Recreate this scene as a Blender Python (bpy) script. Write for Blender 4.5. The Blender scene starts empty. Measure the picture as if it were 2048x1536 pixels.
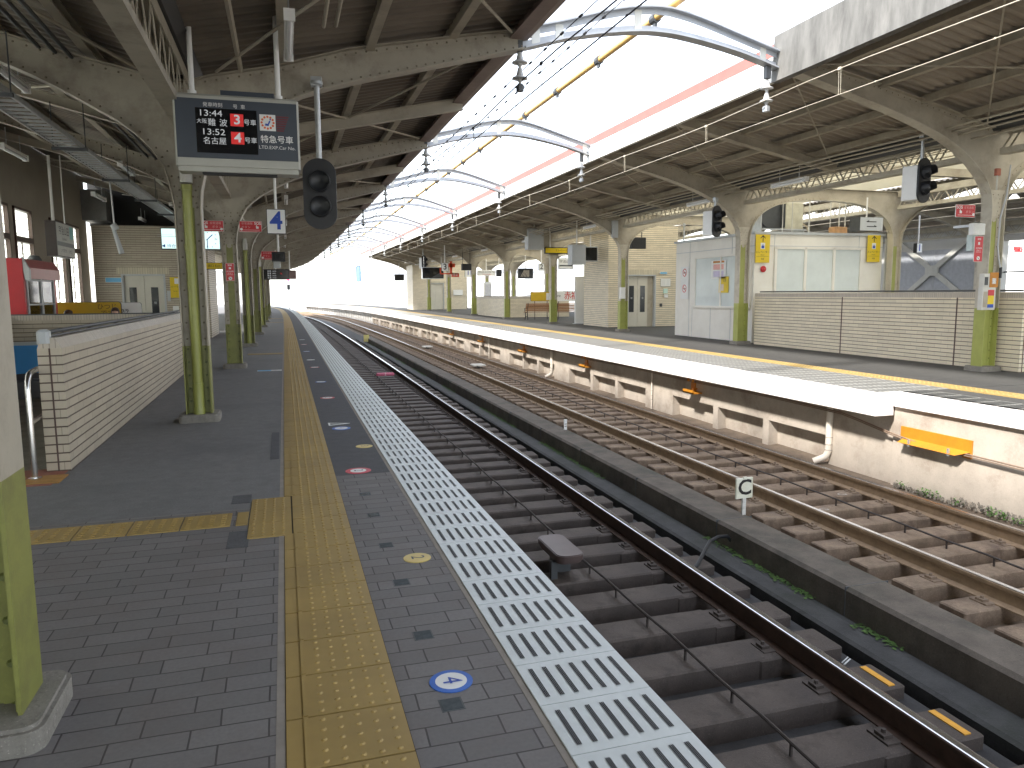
import bpy, math, random
from mathutils import Vector, Matrix
random.seed(7)
R_ = math.radians
SC = bpy.context.scene
COL = SC.collection
SINK = []

# ------------------------------------------------------------------ camera model
CAMH = 1.45693; CF = 1491.68
PITCH, YAW, ROLL = 0.12155, 0.29676, 0.0066
KK, K3 = -0.00037884, 0.189106
_cy, _sy = math.cos(YAW), math.sin(YAW)
cF = Vector((_sy*math.cos(PITCH), _cy*math.cos(PITCH), -math.sin(PITCH)))
cR0 = Vector((_cy, -_sy, 0)); cU0 = cR0.cross(cF)
cR = cR0*math.cos(ROLL) - cU0*math.sin(ROLL)
cU = cR0*math.sin(ROLL) + cU0*math.cos(ROLL)
def cx(s):                      # lateral bend of the line of the tracks
    if s < 0: return 0.0
    if s < 70: return -KK*s*s/2-(K3/1e4)*s**3/6
    return cx(69.9999)+(s-70)*(-KK*70-(K3/1e4)*2450)-.0035*(s-70)**2/2
def hd(s): return -math.atan((cx(s+.5)-cx(s-.5)))
def W(off, s, z=0.0): return Vector((off+cx(s), s, z))
def at(px, py, s):              # photo pixel on the plane y = s, as (off, z)
    d = cF + cR*((px-1024)/CF) + cU*((768-py)/CF)
    t = s/d.y
    return (d.x*t-cx(s), CAMH+d.z*t)

cam_d = bpy.data.cameras.new('camera'); cam = bpy.data.objects.new('camera', cam_d); COL.objects.link(cam)
cam_d.sensor_width = 36; cam_d.lens = 36*CF/2048; cam_d.clip_end = 3000; cam_d.clip_start = .05
m4 = Matrix(((cR.x, cU.x, -cF.x, 0), (cR.y, cU.y, -cF.y, 0), (cR.z, cU.z, -cF.z, CAMH), (0, 0, 0, 1)))
cam.matrix_world = m4
SC.camera = cam

# ------------------------------------------------------------------ materials
MATS = {}
def nmat(name): 
    m = bpy.data.materials.new(name); m.use_nodes = True
    nt = m.node_tree; b = nt.nodes['Principled BSDF']; MATS[name] = m
    return m, nt, b
def N(nt, t, **k):
    n = nt.nodes.new(t)
    for a, v in k.items():
        if a in n.inputs: n.inputs[a].default_value = v
        else: setattr(n, a, v)
    return n
def mix(nt, fac, a, b, mode='MIX'):
    n = nt.nodes.new('ShaderNodeMix'); n.data_type = 'RGBA'; n.blend_type = mode
    for i, v in ((0, fac), (6, a), (7, b)):
        if hasattr(v, 'is_output'): nt.links.new(v, n.inputs[i])
        elif i == 0: n.inputs[0].default_value = v
        else: n.inputs[i].default_value = tuple(v)+(1,) if len(v) == 3 else v
    return n.outputs[2]
def math_(nt, op, a, b=None, c=None):
    n = nt.nodes.new('ShaderNodeMath'); n.operation = op
    for i, v in enumerate((a, b, c)):
        if v is None: continue
        if hasattr(v, 'is_output'): nt.links.new(v, n.inputs[i])
        else: n.inputs[i].default_value = v
    return n.outputs[0]
def ramp(nt, src, a, b):
    n = nt.nodes.new('ShaderNodeMapRange'); n.clamp = True
    nt.links.new(src, n.inputs[0]); n.inputs[1].default_value = a; n.inputs[2].default_value = b
    return n.outputs[0]
def noise(nt, scale, detail=4, rough=.6, vec=None, stretch=None):
    tc = N(nt, 'ShaderNodeTexCoord'); src = tc.outputs['Object']
    if stretch:
        mp = N(nt, 'ShaderNodeMapping'); mp.inputs['Scale'].default_value = stretch
        nt.links.new(src, mp.inputs[0]); src = mp.outputs[0]
    n = N(nt, 'ShaderNodeTexNoise'); n.inputs['Scale'].default_value = scale
    n.inputs['Detail'].default_value = detail; n.inputs['Roughness'].default_value = rough
    nt.links.new(src, n.inputs['Vector'])
    return n.outputs[0]
def bump(nt, b, h, dist=.01, strength=.5):
    n = N(nt, 'ShaderNodeBump'); n.inputs['Distance'].default_value = dist; n.inputs['Strength'].default_value = strength
    nt.links.new(h, n.inputs['Height']); nt.links.new(n.outputs[0], b.inputs['Normal'])
def M(name, col, rough=.6, metal=0.0, var=.12, scale=6, dirt=None, dirt_amt=.35, bumps=0.0, stretch=None, spec=None, dscale=None, emit=None, speck=0.0):
    if name in MATS: return MATS[name]
    m, nt, b = nmat(name)
    n1 = noise(nt, scale, 5, .65, stretch=stretch)
    lo = tuple(c*(1-var) for c in col); hi = tuple(min(1, c*(1+var)) for c in col)
    c = mix(nt, ramp(nt, n1, .3, .7), lo, hi)
    if dirt:
        n2 = noise(nt, dscale or scale*.35, 8, .7, stretch=stretch)
        c = mix(nt, math_(nt, 'MULTIPLY', ramp(nt, n2, .48, .68), dirt_amt), c, dirt)
    if speck:
        n4 = noise(nt, 55, 3, .8); c = mix(nt, math_(nt, 'MULTIPLY', ramp(nt, n4, .52, .72), speck), c, tuple(x*.35 for x in col))
        n5 = noise(nt, 90, 2, .7); c = mix(nt, math_(nt, 'MULTIPLY', ramp(nt, n5, .6, .78), speck), c, tuple(min(1, x*2.6) for x in col))
    nt.links.new(c, b.inputs['Base Color'])
    b.inputs['Roughness'].default_value = rough; b.inputs['Metallic'].default_value = metal
    if spec is not None: b.inputs['Specular IOR Level'].default_value = spec
    if bumps: bump(nt, b, noise(nt, scale*14, 4, .7), .004, bumps)
    if emit:
        b.inputs['Emission Color'].default_value = tuple(emit[:3])+(1,); b.inputs['Emission Strength'].default_value = emit[3]
    return m
creamL = M('shaded_cream_steel_paint', (.40,.365,.295), .5, var=.08, scale=3, dirt=(.13,.1,.07), dirt_amt=.55, dscale=2.2)  # darker copy of the cream paint, near canopy shade put into the colour
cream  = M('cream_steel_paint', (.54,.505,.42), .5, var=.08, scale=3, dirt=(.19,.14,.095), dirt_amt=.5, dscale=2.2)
creamw = M('pale_steel_paint', (.6,.6,.56), .45, var=.06, scale=3, dirt=(.3,.27,.22), dirt_amt=.3)
RIV = M('grimy_rivet_heads', (.2,.17,.12), .5, var=.2, scale=20)
RIVG = M('grimy_lime_rivet_heads', (.13,.15,.04), .5, var=.2, scale=20)
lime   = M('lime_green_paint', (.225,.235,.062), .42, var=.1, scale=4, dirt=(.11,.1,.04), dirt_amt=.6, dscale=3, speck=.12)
limeB  = M('bright_lime_pipe_paint', (.27,.29,.07), .35, var=.1, scale=5, dirt=(.2,.2,.06), dirt_amt=.4)
roofm  = M('shaded_brown_roof_sheet', (.19,.16,.125), .6, var=.2, scale=1.2, dirt=(.1,.075,.055), dirt_amt=.7, dscale=.8, stretch=(.35,1,1))  # roof sheet darkened to carry the dimmer light under the near canopy
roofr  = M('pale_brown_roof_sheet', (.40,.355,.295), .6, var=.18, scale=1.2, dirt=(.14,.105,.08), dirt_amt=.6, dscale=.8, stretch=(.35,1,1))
beamm  = M('taupe_beam_paint', (.45,.41,.33), .55, var=.1, scale=3, dirt=(.16,.12,.08), dirt_amt=.5)
fasc   = M('brown_edge_board', (.25,.19,.165), .6, var=.15, scale=2, dirt=(.12,.08,.06), dirt_amt=.5)
rustcl = M('weathered_dark_cladding', (.13,.128,.12), .85, var=.35, scale=5, dirt=(.3,.29,.27), dirt_amt=.5, bumps=.4, stretch=(1,1,.25))
gutw   = M('white_gutter_paint', (.78,.78,.74), .45, var=.05, scale=2, dirt=(.5,.46,.4), dirt_amt=.25)
redst  = M('faded_red_steel', (.42,.12,.1), .55, var=.1, scale=3)
dark   = M('black_painted_metal', (.018,.019,.022), .5, var=.2, scale=6)
darkg  = M('dark_grey_metal', (.07,.075,.08), .5, var=.15, scale=6)
galv   = M('galvanised_steel', (.5,.52,.53), .4, .6, var=.12, scale=12)
stain  = M('stainless_steel', (.6,.6,.6), .22, 1.0, var=.05, scale=8)
greyp  = M('light_grey_box_paint', (.5,.53,.55), .4, var=.05, scale=4, dirt=(.3,.3,.3), dirt_amt=.2)
white  = M('white_enamel', (.78,.79,.78), .35, var=.04, scale=4)
whitet = M('lamp_housing_white', (.82,.82,.8), .4, var=.05, scale=5)
tube   = M('unlit_fluorescent_tube', (.8,.82,.84), .2, var=.03, scale=5)
red    = M('red_sign_enamel', (.55,.02,.03), .35, var=.05, scale=5)
yel    = M('yellow_sign_film', (.75,.55,.01), .4, var=.04, scale=5)
black  = M('black_lettering', (.01,.01,.012), .5, var=.1, scale=5)
blue   = M('blue_lettering', (.015,.07,.42), .4, var=.05, scale=5)
lblue  = M('light_blue_film', (.16,.5,.8), .4, var=.05, scale=5)
wlet   = M('white_lettering', (.8,.8,.8), .5, var=.02, scale=5)
rlet   = M('red_lettering', (.6,.02,.015), .4, var=.05, scale=5)
slate  = M('slate_blue_panel', (.04,.052,.072), .4, var=.05, scale=5)
dkred  = M('dark_red_stripe', (.13,.02,.03), .5, var=.05, scale=5)
orange = M('orange_paint', (.5,.2,.015), .5, var=.1, scale=8, dirt=(.25,.1,.02), dirt_amt=.4)
amber  = M('amber_pipe_covering', (.6,.38,.12), .35, var=.12, scale=8)
conc   = M('weathered_concrete', (.25,.235,.21), .85, var=.2, scale=5, dirt=(.12,.11,.09), dirt_amt=.6, speck=.45, bumps=.5)
concd  = M('dark_stained_concrete', (.115,.097,.08), .85, var=.3, scale=4, dirt=(.04,.045,.035), dirt_amt=.8, speck=.45, bumps=.6)
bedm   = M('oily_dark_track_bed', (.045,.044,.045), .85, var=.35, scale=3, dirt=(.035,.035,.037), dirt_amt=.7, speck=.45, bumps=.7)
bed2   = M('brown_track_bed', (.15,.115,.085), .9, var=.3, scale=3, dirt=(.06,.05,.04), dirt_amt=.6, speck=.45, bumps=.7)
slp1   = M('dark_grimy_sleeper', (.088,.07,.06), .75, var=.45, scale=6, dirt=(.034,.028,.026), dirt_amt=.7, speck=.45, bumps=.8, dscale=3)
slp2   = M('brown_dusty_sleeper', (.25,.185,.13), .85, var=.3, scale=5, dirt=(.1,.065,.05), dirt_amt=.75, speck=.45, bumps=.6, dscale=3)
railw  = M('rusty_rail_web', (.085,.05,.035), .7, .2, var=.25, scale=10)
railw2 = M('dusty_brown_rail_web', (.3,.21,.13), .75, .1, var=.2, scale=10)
railh  = M('polished_rail_head', (.55,.56,.6), .2, 1.0, var=.1, scale=10)
moss   = M('moss_and_weeds', (.07,.13,.03), .9, var=.4, scale=20)
wallr  = M('rendered_platform_wall', (.45,.395,.335), .85, var=.12, scale=2.5, dirt=(.22,.165,.125), dirt_amt=.6, speck=.2, bumps=.6, dscale=1.6)
copw   = M('white_coping', (.85,.82,.8), .6, var=.05, scale=2, dirt=(.6,.5,.46), dirt_amt=.3, bumps=.2)
pipew  = M('cream_drain_pipe', (.68,.62,.54), .5, var=.08, scale=5, dirt=(.4,.32,.25), dirt_amt=.4)
glassd = M('dark_glass', (.03,.035,.04), .08, var=.1, scale=5)
frost  = M('frosted_window_glass', (.62,.68,.68), .18, var=.08, scale=1.3)
boothp = M('booth_panel_paint', (.82,.80,.74), .4, var=.04, scale=2, dirt=(.5,.46,.38), dirt_amt=.2)
doorm  = M('ivory_lift_door', (.62,.6,.52), .35, var=.04, scale=2)
wood   = M('brown_bench_slats', (.34,.16,.065), .5, var=.2, scale=3, stretch=(.3,6,6))
wallp  = M('cream_hall_wall', (.36,.33,.27), .8, var=.06, scale=1.5, dirt=(.25,.22,.17), dirt_amt=.3)
brownf = M('brown_window_frame', (.1,.065,.05), .5, var=.1, scale=4)
pors   = M('grey_porcelain', (.45,.45,.44), .15, var=.06, scale=10)
porsd  = M('dark_wire', (.03,.03,.035), .5, var=.1, scale=4)
copper = M('bright_wire', (.62,.55,.42), .4, .5, var=.1, scale=4)
terra  = M('red_brown_floor_tile', (.27,.1,.07), .6, var=.1, scale=6)
steps  = M('stair_stone', (.3,.28,.26), .7, var=.15, scale=5)
skin   = M('skin', (.6,.36,.26), .5, var=.05, scale=20)
hair   = M('dark_brown_hair', (.05,.025,.015), .5, var=.3, scale=60)
cloth1 = M('grey_blue_cloth', (.13,.16,.22), .85, var=.15, scale=20)
cloth2 = M('beige_cloth', (.4,.33,.25), .85, var=.12, scale=20)
kred   = M('kiosk_red', (.5,.02,.03), .3, var=.05, scale=3)
kpink  = M('kiosk_dusty_red', (.4,.13,.13), .3, var=.08, scale=3)
patina = M('brown_plastic_cover', (.085,.06,.056), .35, var=.15, scale=6)
house  = M('pale_house_wall', (.82,.81,.78), .8, var=.06, scale=.4)
roofg  = M('grey_house_roof', (.3,.31,.33), .7, var=.12, scale=.8)
winm   = M('house_window', (.42,.43,.45), .2, var=.2, scale=2)
screen = M('dark_display_glass', (.008,.009,.011), .12, var=.1, scale=4)
glowsg = M('lit_sign_face', (.6,.85,.85), .4, var=.03, scale=4, emit=(.72,1,.97,.2))
led_w  = M('white_display_digits', (.3,.31,.32), .5, emit=(.85,.88,.9,.06))
led_r  = M('red_display_block', (.6,.02,.02), .5, emit=(.8,.03,.03,.05))
dslot  = M('dark_rubber_strip', (.02,.022,.025), .6, var=.2, scale=10)
yelb   = M('mustard_board', (.62,.42,.02), .4, var=.06, scale=3)
skyb   = M('poster_sky_blue', (.06,.32,.7), .4, var=.05, scale=3)
pgreen = M('poster_lawn', (.04,.13,.03), .5, var=.3, scale=9)
pgrey  = M('poster_house_grey', (.16,.18,.2), .5, var=.25, scale=5)
pdark  = M('poster_dark_tone', (.06,.055,.06), .5, var=.4, scale=6)
tan    = M('tan_joint_mortar', (.28,.25,.22), .9, var=.12, scale=8)
lineb  = M('lit_stair_window', (.8,.82,.84), .4, var=.02, scale=4, emit=(.95,1,1,.5))
darkw  = M('charcoal_gap_shade', (.03,.03,.03), .8, var=.1, scale=4)
sgreen = M('mint_notice', (.55,.75,.68), .4, var=.04, scale=4)

def tile_mat(name, col, grout, rowh=.074, rowg=.15, tw=.3, stack=False, vg=.02, vcol=None):
    m, nt, b = nmat(name)
    tc = N(nt, 'ShaderNodeTexCoord'); sep = N(nt, 'ShaderNodeSeparateXYZ'); nt.links.new(tc.outputs['Object'], sep.inputs[0])
    g = N(nt, 'ShaderNodeNewGeometry'); sn = N(nt, 'ShaderNodeSeparateXYZ'); nt.links.new(g.outputs['True Normal'], sn.inputs[0])
    ax = math_(nt, 'ABSOLUTE', sn.outputs[0]); sel = math_(nt, 'GREATER_THAN', ax, .5)
    mx = N(nt, 'ShaderNodeMix'); nt.links.new(sel, mx.inputs[0]); nt.links.new(sep.outputs[0], mx.inputs[2]); nt.links.new(sep.outputs[1], mx.inputs[3])
    u = mx.outputs[0]
    zr = math_(nt, 'DIVIDE', sep.outputs[2], rowh); row = math_(nt, 'FLOOR', zr); fz = math_(nt, 'FRACT', zr)
    gz = math_(nt, 'LESS_THAN', fz, rowg)
    sh = 0 if stack else .5
    uu = math_(nt, 'ADD', math_(nt, 'DIVIDE', u, tw), math_(nt, 'MULTIPLY', row, sh))
    fu = math_(nt, 'FRACT', uu); gu = math_(nt, 'LESS_THAN', fu, vg)
    wn = N(nt, 'ShaderNodeTexWhiteNoise'); wn.noise_dimensions = '2D'
    cb = N(nt, 'ShaderNodeCombineXYZ'); nt.links.new(math_(nt, 'FLOOR', uu), cb.inputs[0]); nt.links.new(row, cb.inputs[1]); nt.links.new(cb.outputs[0], wn.inputs['Vector'])
    c = mix(nt, wn.outputs[0], tuple(x*.93 for x in col), tuple(min(1, x*1.06) for x in col))
    n2 = noise(nt, 1.5, 6, .7)
    c = mix(nt, math_(nt, 'MULTIPLY', ramp(nt, n2, .5, .75), .3), c, tuple(x*.6 for x in col))
    vc = vcol or tuple(x*.62 for x in col)
    c = mix(nt, gu, c, vc)
    c = mix(nt, gz, c, grout)
    nt.links.new(c, b.inputs['Base Color']); b.inputs['Roughness'].default_value = .42
    h = math_(nt, 'SUBTRACT', 1, math_(nt, 'MAXIMUM', gz, gu)); bump(nt, b, h, .006, .8)
    return m
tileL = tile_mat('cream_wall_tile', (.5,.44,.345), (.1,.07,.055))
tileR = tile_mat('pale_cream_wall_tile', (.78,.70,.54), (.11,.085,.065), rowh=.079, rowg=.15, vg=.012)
soldier = tile_mat('upright_edge_tile', (.56,.5,.42), (.12,.09,.08), rowh=5, rowg=.0, tw=.045, stack=True, vg=.16)

def brick_floor(name, c1, c2, gro, w=.252, h=.112, off=.37, offf=2, gap=.0035):
    m, nt, b = nmat(name)
    tc = N(nt, 'ShaderNodeTexCoord')
    wob = N(nt, 'ShaderNodeTexNoise'); wob.inputs['Scale'].default_value = 2.5; nt.links.new(tc.outputs['Object'], wob.inputs['Vector'])
    va = N(nt, 'ShaderNodeVectorMath', operation='SCALE'); nt.links.new(wob.outputs['Color'], va.inputs[0]); va.inputs['Scale'].default_value = .016
    vb = N(nt, 'ShaderNodeVectorMath', operation='ADD'); nt.links.new(tc.outputs['Object'], vb.inputs[0]); nt.links.new(va.outputs[0], vb.inputs[1])
    br = N(nt, 'ShaderNodeTexBrick'); br.offset = off; br.offset_frequency = offf
    nt.links.new(vb.outputs[0], br.inputs['Vector'])
    br.inputs['Scale'].default_value = 1; br.inputs['Brick Width'].default_value = w; br.inputs['Row Height'].default_value = h
    br.inputs['Mortar Size'].default_value = gap; br.inputs['Mortar Smooth'].default_value = .2; br.inputs['Bias'].default_value = 0
    br.inputs['Color1'].default_value = c1+(1,); br.inputs['Color2'].default_value = c2+(1,); br.inputs['Mortar'].default_value = gro+(1,)
    n1 = noise(nt, 3, 6, .7); n3 = noise(nt, 60, 3, .6)
    c = mix(nt, math_(nt, 'MULTIPLY', ramp(nt, n1, .45, .7), .35), br.outputs[0], (.15,.115,.105))
    c = mix(nt, math_(nt, 'MULTIPLY', ramp(nt, n3, .35, .75), .3), c, (.085,.083,.085))
    nt.links.new(c, b.inputs['Base Color']); b.inputs['Roughness'].default_value = .72
    hh = math_(nt, 'ADD', math_(nt, 'MULTIPLY', br.outputs['Fac'], -1), math_(nt, 'MULTIPLY', n3, .12)); bump(nt, b, hh, .005, .7)
    return m
paver = brick_floor('dark_platform_pavers', (.205,.195,.193), (.165,.157,.156), (.055,.05,.049))
asph  = M('grey_asphalt', (.172,.17,.172), .9, var=.12, scale=9, dirt=(.12,.12,.125), dirt_amt=.6, speck=.45, bumps=.8, dscale=.9)
asphd = M('black_asphalt', (.085,.086,.094), .85, var=.15, scale=9, speck=.45, bumps=.8)
asphr = M('right_asphalt', (.058,.057,.055), .9, var=.12, scale=9, dirt=(.045,.044,.042), dirt_amt=.5, bumps=.6)
tact  = M('yellow_tactile_tile', (.36,.25,.085), .45, var=.1, scale=2.2, dirt=(.24,.17,.075), dirt_amt=.45, dscale=1.2)
tactb = M('bright_yellow_tactile', (.36,.255,.09), .45, var=.1, scale=5, dirt=(.4,.24,.05), dirt_amt=.4)
slabr = M('worn_grey_edge_slab', (.3,.3,.285), .5, var=.1, scale=8, dirt=(.2,.19,.18), dirt_amt=.4)
slabw = M('white_edge_slab', (.56,.6,.6), .4, var=.06, scale=14, dirt=(.44,.47,.47), dirt_amt=.3)
ygr   = M('mortar_dark_joint', (.06,.045,.03), .9, var=.1, scale=8)

# translucent ribbed pane
def pane_mat():
    m, nt, b = nmat('ribbed_frosted_pane')
    out = [n for n in nt.nodes if n.type == 'OUTPUT_MATERIAL'][0]
    tc = N(nt, 'ShaderNodeTexCoord'); sep = N(nt, 'ShaderNodeSeparateXYZ'); nt.links.new(tc.outputs['Object'], sep.inputs[0])
    f = math_(nt, 'FRACT', math_(nt, 'MULTIPLY', sep.outputs[2], 6.5)); l = math_(nt, 'LESS_THAN', f, .16)
    c = mix(nt, l, (.92,.94,.9), (.45,.47,.42))
    tr = N(nt, 'ShaderNodeBsdfTranslucent'); nt.links.new(c, tr.inputs[0])
    gl = N(nt, 'ShaderNodeBsdfGlossy'); gl.inputs['Roughness'].default_value = .3
    ms = N(nt, 'ShaderNodeMixShader'); ms.inputs[0].default_value = .08
    nt.links.new(tr.outputs[0], ms.inputs[1]); nt.links.new(gl.outputs[0], ms.inputs[2]); nt.links.new(ms.outputs[0], out.inputs[0])
    return m
pane = pane_mat()
def skyl_mat():
    m, nt, b = nmat('aged_translucent_sheet')
    out = [n for n in nt.nodes if n.type == 'OUTPUT_MATERIAL'][0]
    c = mix(nt, noise(nt, 1.2, 5, .6), (.62,.58,.47), (.8,.77,.66))
    tr = N(nt, 'ShaderNodeBsdfTranslucent'); nt.links.new(c, tr.inputs[0]); df = N(nt, 'ShaderNodeBsdfDiffuse'); nt.links.new(c, df.inputs[0])
    ms = N(nt, 'ShaderNodeMixShader'); ms.inputs[0].default_value = .35
    nt.links.new(tr.outputs[0], ms.inputs[1]); nt.links.new(df.outputs[0], ms.inputs[2]); nt.links.new(ms.outputs[0], out.inputs[0])
    return m
skyl = skyl_mat()
def clear_mat():
    m, nt, b = nmat('clear_glass')
    out = [n for n in nt.nodes if n.type == 'OUTPUT_MATERIAL'][0]
    tr = N(nt, 'ShaderNodeBsdfTransparent'); tr.inputs[0].default_value = (.85,.88,.87,1)
    gl = N(nt, 'ShaderNodeBsdfGlossy'); gl.inputs['Roughness'].default_value = .05
    fr = N(nt, 'ShaderNodeFresnel'); ms = N(nt, 'ShaderNodeMixShader'); nt.links.new(fr.outputs[0], ms.inputs[0])
    nt.links.new(tr.outputs[0], ms.inputs[1]); nt.links.new(gl.outputs[0], ms.inputs[2]); nt.links.new(ms.outputs[0], out.inputs[0])
    return m
clear = clear_mat()

# ------------------------------------------------------------------ mesh builder
class MB:
    def __init__(s): s.v = []; s.f = []; s.rv = []
    def add(s, vs, fs):
        o = len(s.v); s.v += [tuple(v) for v in vs]; s.f += [tuple(i+o for i in f) for f in fs]; return s
    def box(s, x0, x1, y0, y1, z0, z1):
        v = [(x, y, z) for z in (z0, z1) for y in (y0, y1) for x in (x0, x1)]
        return s.add(v, [(0,2,3,1),(4,5,7,6),(0,1,5,4),(2,6,7,3),(0,4,6,2),(1,3,7,5)])
    def bbox(s, x0, x1, y0, y1, z0, z1, b=.01):     # box with chamfered vertical and top edges
        P = [(x0+b,y0),(x1-b,y0),(x1,y0+b),(x1,y1-b),(x1-b,y1),(x0+b,y1),(x0,y1-b),(x0,y0+b)]
        cxm, cym = (x0+x1)/2, (y0+y1)/2
        Q = [(cxm+(p[0]-cxm)*(1-2*b/max(x1-x0, .001)), cym+(p[1]-cym)*(1-2*b/max(y1-y0, .001))) for p in P]
        v = [(p[0], p[1], z0) for p in P]+[(p[0], p[1], z1-b) for p in P]+[(q[0], q[1], z1) for q in Q]
        f = [tuple(range(7, -1, -1)), tuple(range(16, 24))]
        for k in (0, 8):
            for i in range(8): j = (i+1) % 8; f.append((k+i, k+j, k+8+j, k+8+i))
        return s.add(v, f)
    def tf(s, mat, start=0):
        for i in range(start, len(s.v)): s.v[i] = tuple(mat @ Vector(s.v[i]))
        return s
    def cyl(s, p0, p1, r, n=12, r1=None, caps=True):
        p0 = Vector(p0); p1 = Vector(p1); r1 = r if r1 is None else r1
        d = (p1-p0).normalized(); a = d.orthogonal().normalized(); b = d.cross(a)
        v = []
        for p, rr in ((p0, r), (p1, r1)):
            for i in range(n):
                t = 2*math.pi*i/n; v.append(p+a*(rr*math.cos(t))+b*(rr*math.sin(t)))
        f = [(i, (i+1) % n, n+(i+1) % n, n+i) for i in range(n)]
        if caps: f += [tuple(range(n-1, -1, -1)), tuple(range(n, 2*n))]
        return s.add(v, f)
    def tube(s, pts, r, n=8):
        pts = [Vector(p) for p in pts]; v = []; f = []
        a = None
        for i, p in enumerate(pts):
            d = (pts[min(i+1, len(pts)-1)]-pts[max(i-1, 0)]).normalized()
            if a is None: a = d.orthogonal().normalized()
            else: a = (a-d*a.dot(d)).normalized()
            b = d.cross(a)
            for k in range(n):
                t = 2*math.pi*k/n; v.append(p+a*(r*math.cos(t))+b*(r*math.sin(t)))
        for i in range(len(pts)-1):
            for k in range(n):
                k2 = (k+1) % n; f.append((i*n+k, i*n+k2, (i+1)*n+k2, (i+1)*n+k))
        f += [tuple(range(n-1, -1, -1)), tuple(range((len(pts)-1)*n, len(pts)*n))]
        return s.add(v, f)
    def lathe(s, c, prof, n=16, axis='z'):          # prof: (r, h)
        v = []; f = []
        for r, h in prof:
            for k in range(n):
                t = 2*math.pi*k/n; a, b = r*math.cos(t), r*math.sin(t)
                if axis == 'z': v.append((c[0]+a, c[1]+b, c[2]+h))
                elif axis == 'y': v.append((c[0]+a, c[1]+h, c[2]+b))
                else: v.append((c[0]+h, c[1]+a, c[2]+b))
        for i in range(len(prof)-1):
            for k in range(n):
                k2 = (k+1) % n; f.append((i*n+k, i*n+k2, (i+1)*n+k2, (i+1)*n+k))
        f += [tuple(range(n-1, -1, -1)), tuple(range((len(prof)-1)*n, len(prof)*n))]
        return s.add(v, f)
    def prismy(s, poly, y0, y1):                    # polygon in x,z pushed along y
        n = len(poly); v = [(p[0], y0, p[1]) for p in poly]+[(p[0], y1, p[1]) for p in poly]
        return s.add(v, [tuple(range(n)), tuple(range(2*n-1, n-1, -1))]+[(i, n+i, n+(i+1) % n, (i+1) % n) for i in range(n)])
    def prismz(s, poly, z0, z1):
        n = len(poly); v = [(p[0], p[1], z0) for p in poly]+[(p[0], p[1], z1) for p in poly]
        return s.add(v, [tuple(range(n-1, -1, -1)), tuple(range(n, 2*n))]+[(i, (i+1) % n, n+(i+1) % n, n+i) for i in range(n)])
    def sweep(s, prof, s0, s1, step=1.5, close=True, cap=True):   # prof (off, z) carried along the track
        k = max(1, int(math.ceil((s1-s0)/step))); n = len(prof); v = []; f = []
        for i in range(k+1):
            t = s0+(s1-s0)*i/k
            for o, z in prof: v.append(W(o, t, z))
        for i in range(k):
            for j in range(n if close else n-1):
                j2 = (j+1) % n; f.append((i*n+j, i*n+j2, (i+1)*n+j2, (i+1)*n+j))
        if close and cap: f += [tuple(range(n-1, -1, -1)), tuple(range(k*n, (k+1)*n))]
        return s.add(v, f)
    def sbox(s, o0, o1, s0, s1, z0, z1, step=1.5):
        return s.sweep([(o0, z0), (o0, z1), (o1, z1), (o1, z0)], s0, s1, step)
    def strip(s, pts, hw, y0, y1):                   # plate of depth y0..y1 bent along (x,z) points, thickness 2*hw
        up = []; dn = []
        for i, p in enumerate(pts):
            a = Vector(pts[max(i-1, 0)]); b = Vector(pts[min(i+1, len(pts)-1)]); d = (b-a).normalized(); nn = Vector((-d.y, d.x))
            up.append((p[0]+nn.x*hw, p[1]+nn.y*hw)); dn.append((p[0]-nn.x*hw, p[1]-nn.y*hw))
        n = len(pts); v = []
        for q in (up, dn):
            for y in (y0, y1): v += [(a, y, c) for a, c in q]
        f = []
        for i in range(n-1):
            f += [(i, i+1, n+i+1, n+i), (2*n+i, 3*n+i, 3*n+i+1, 2*n+i+1), (i, 2*n+i, 2*n+i+1, i+1), (n+i, n+i+1, 3*n+i+1, 3*n+i)]
        f += [(0, n, 3*n, 2*n), (n-1, 3*n-1, 4*n-1, 2*n-1)]
        return s.add(v, f)
    def build(s, name, mat, parent=None, org=None, smooth=False):
        me = bpy.data.meshes.new(name)
        vs = s.v
        if org is not None:
            ox, oy, oz = org; vs = [(a-ox, b-oy, c-oz) for a, b, c in vs]
        me.from_pydata(vs, [], s.f); me.validate(); 
        import bmesh
        bm = bmesh.new(); bm.from_mesh(me); bmesh.ops.recalc_face_normals(bm, faces=bm.faces); bm.to_mesh(me); bm.free()
        me.materials.append(mat)
        if s.rv and len(me.polygons) == len(s.f):
            me.materials.append(RIVG if 'lime' in mat.name else RIV)
            for a, b in s.rv:
                for q in range(a, b): me.polygons[q].material_index = 1
        if smooth:
            for p in me.polygons: p.use_smooth = True
            try: me.set_sharp_from_angle(angle=R_(35))
            except Exception: pass
        o = bpy.data.objects.new(name, me); COL.objects.link(o)
        if parent is not None: o.parent = parent
        elif org is not None: o.location = org
        return o
def tag(o, label=None, cat=None, group=None, kind=None):
    if label: o['label'] = label
    if cat: o['category'] = cat
    if group: o['group'] = group
    if kind: o['kind'] = kind
    return o
def thing(name, label, cat, loc=(0,0,0), rz=0, group=None):
    o = bpy.data.objects.new(name, None); COL.objects.link(o); o.location = loc; o.rotation_euler = (0, 0, rz)
    o.empty_display_size = .2
    return tag(o, label, cat, group)
def struct(name, mb, mat): 
    o = mb.build(name, mat); o['kind'] = 'structure'; return o
def copy_thing(root, loc, rz, label, group=None):
    r = root.copy(); COL.objects.link(r); r.location = loc; r.rotation_euler = (0, 0, rz); r['label'] = label
    if group: r['group'] = group
    for ch in list(root.children):
        c = ch.copy(); COL.objects.link(c); c.parent = r
        for g in list(ch.children):
            d = g.copy(); COL.objects.link(d); d.parent = c
    return r
_tc = {}
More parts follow.
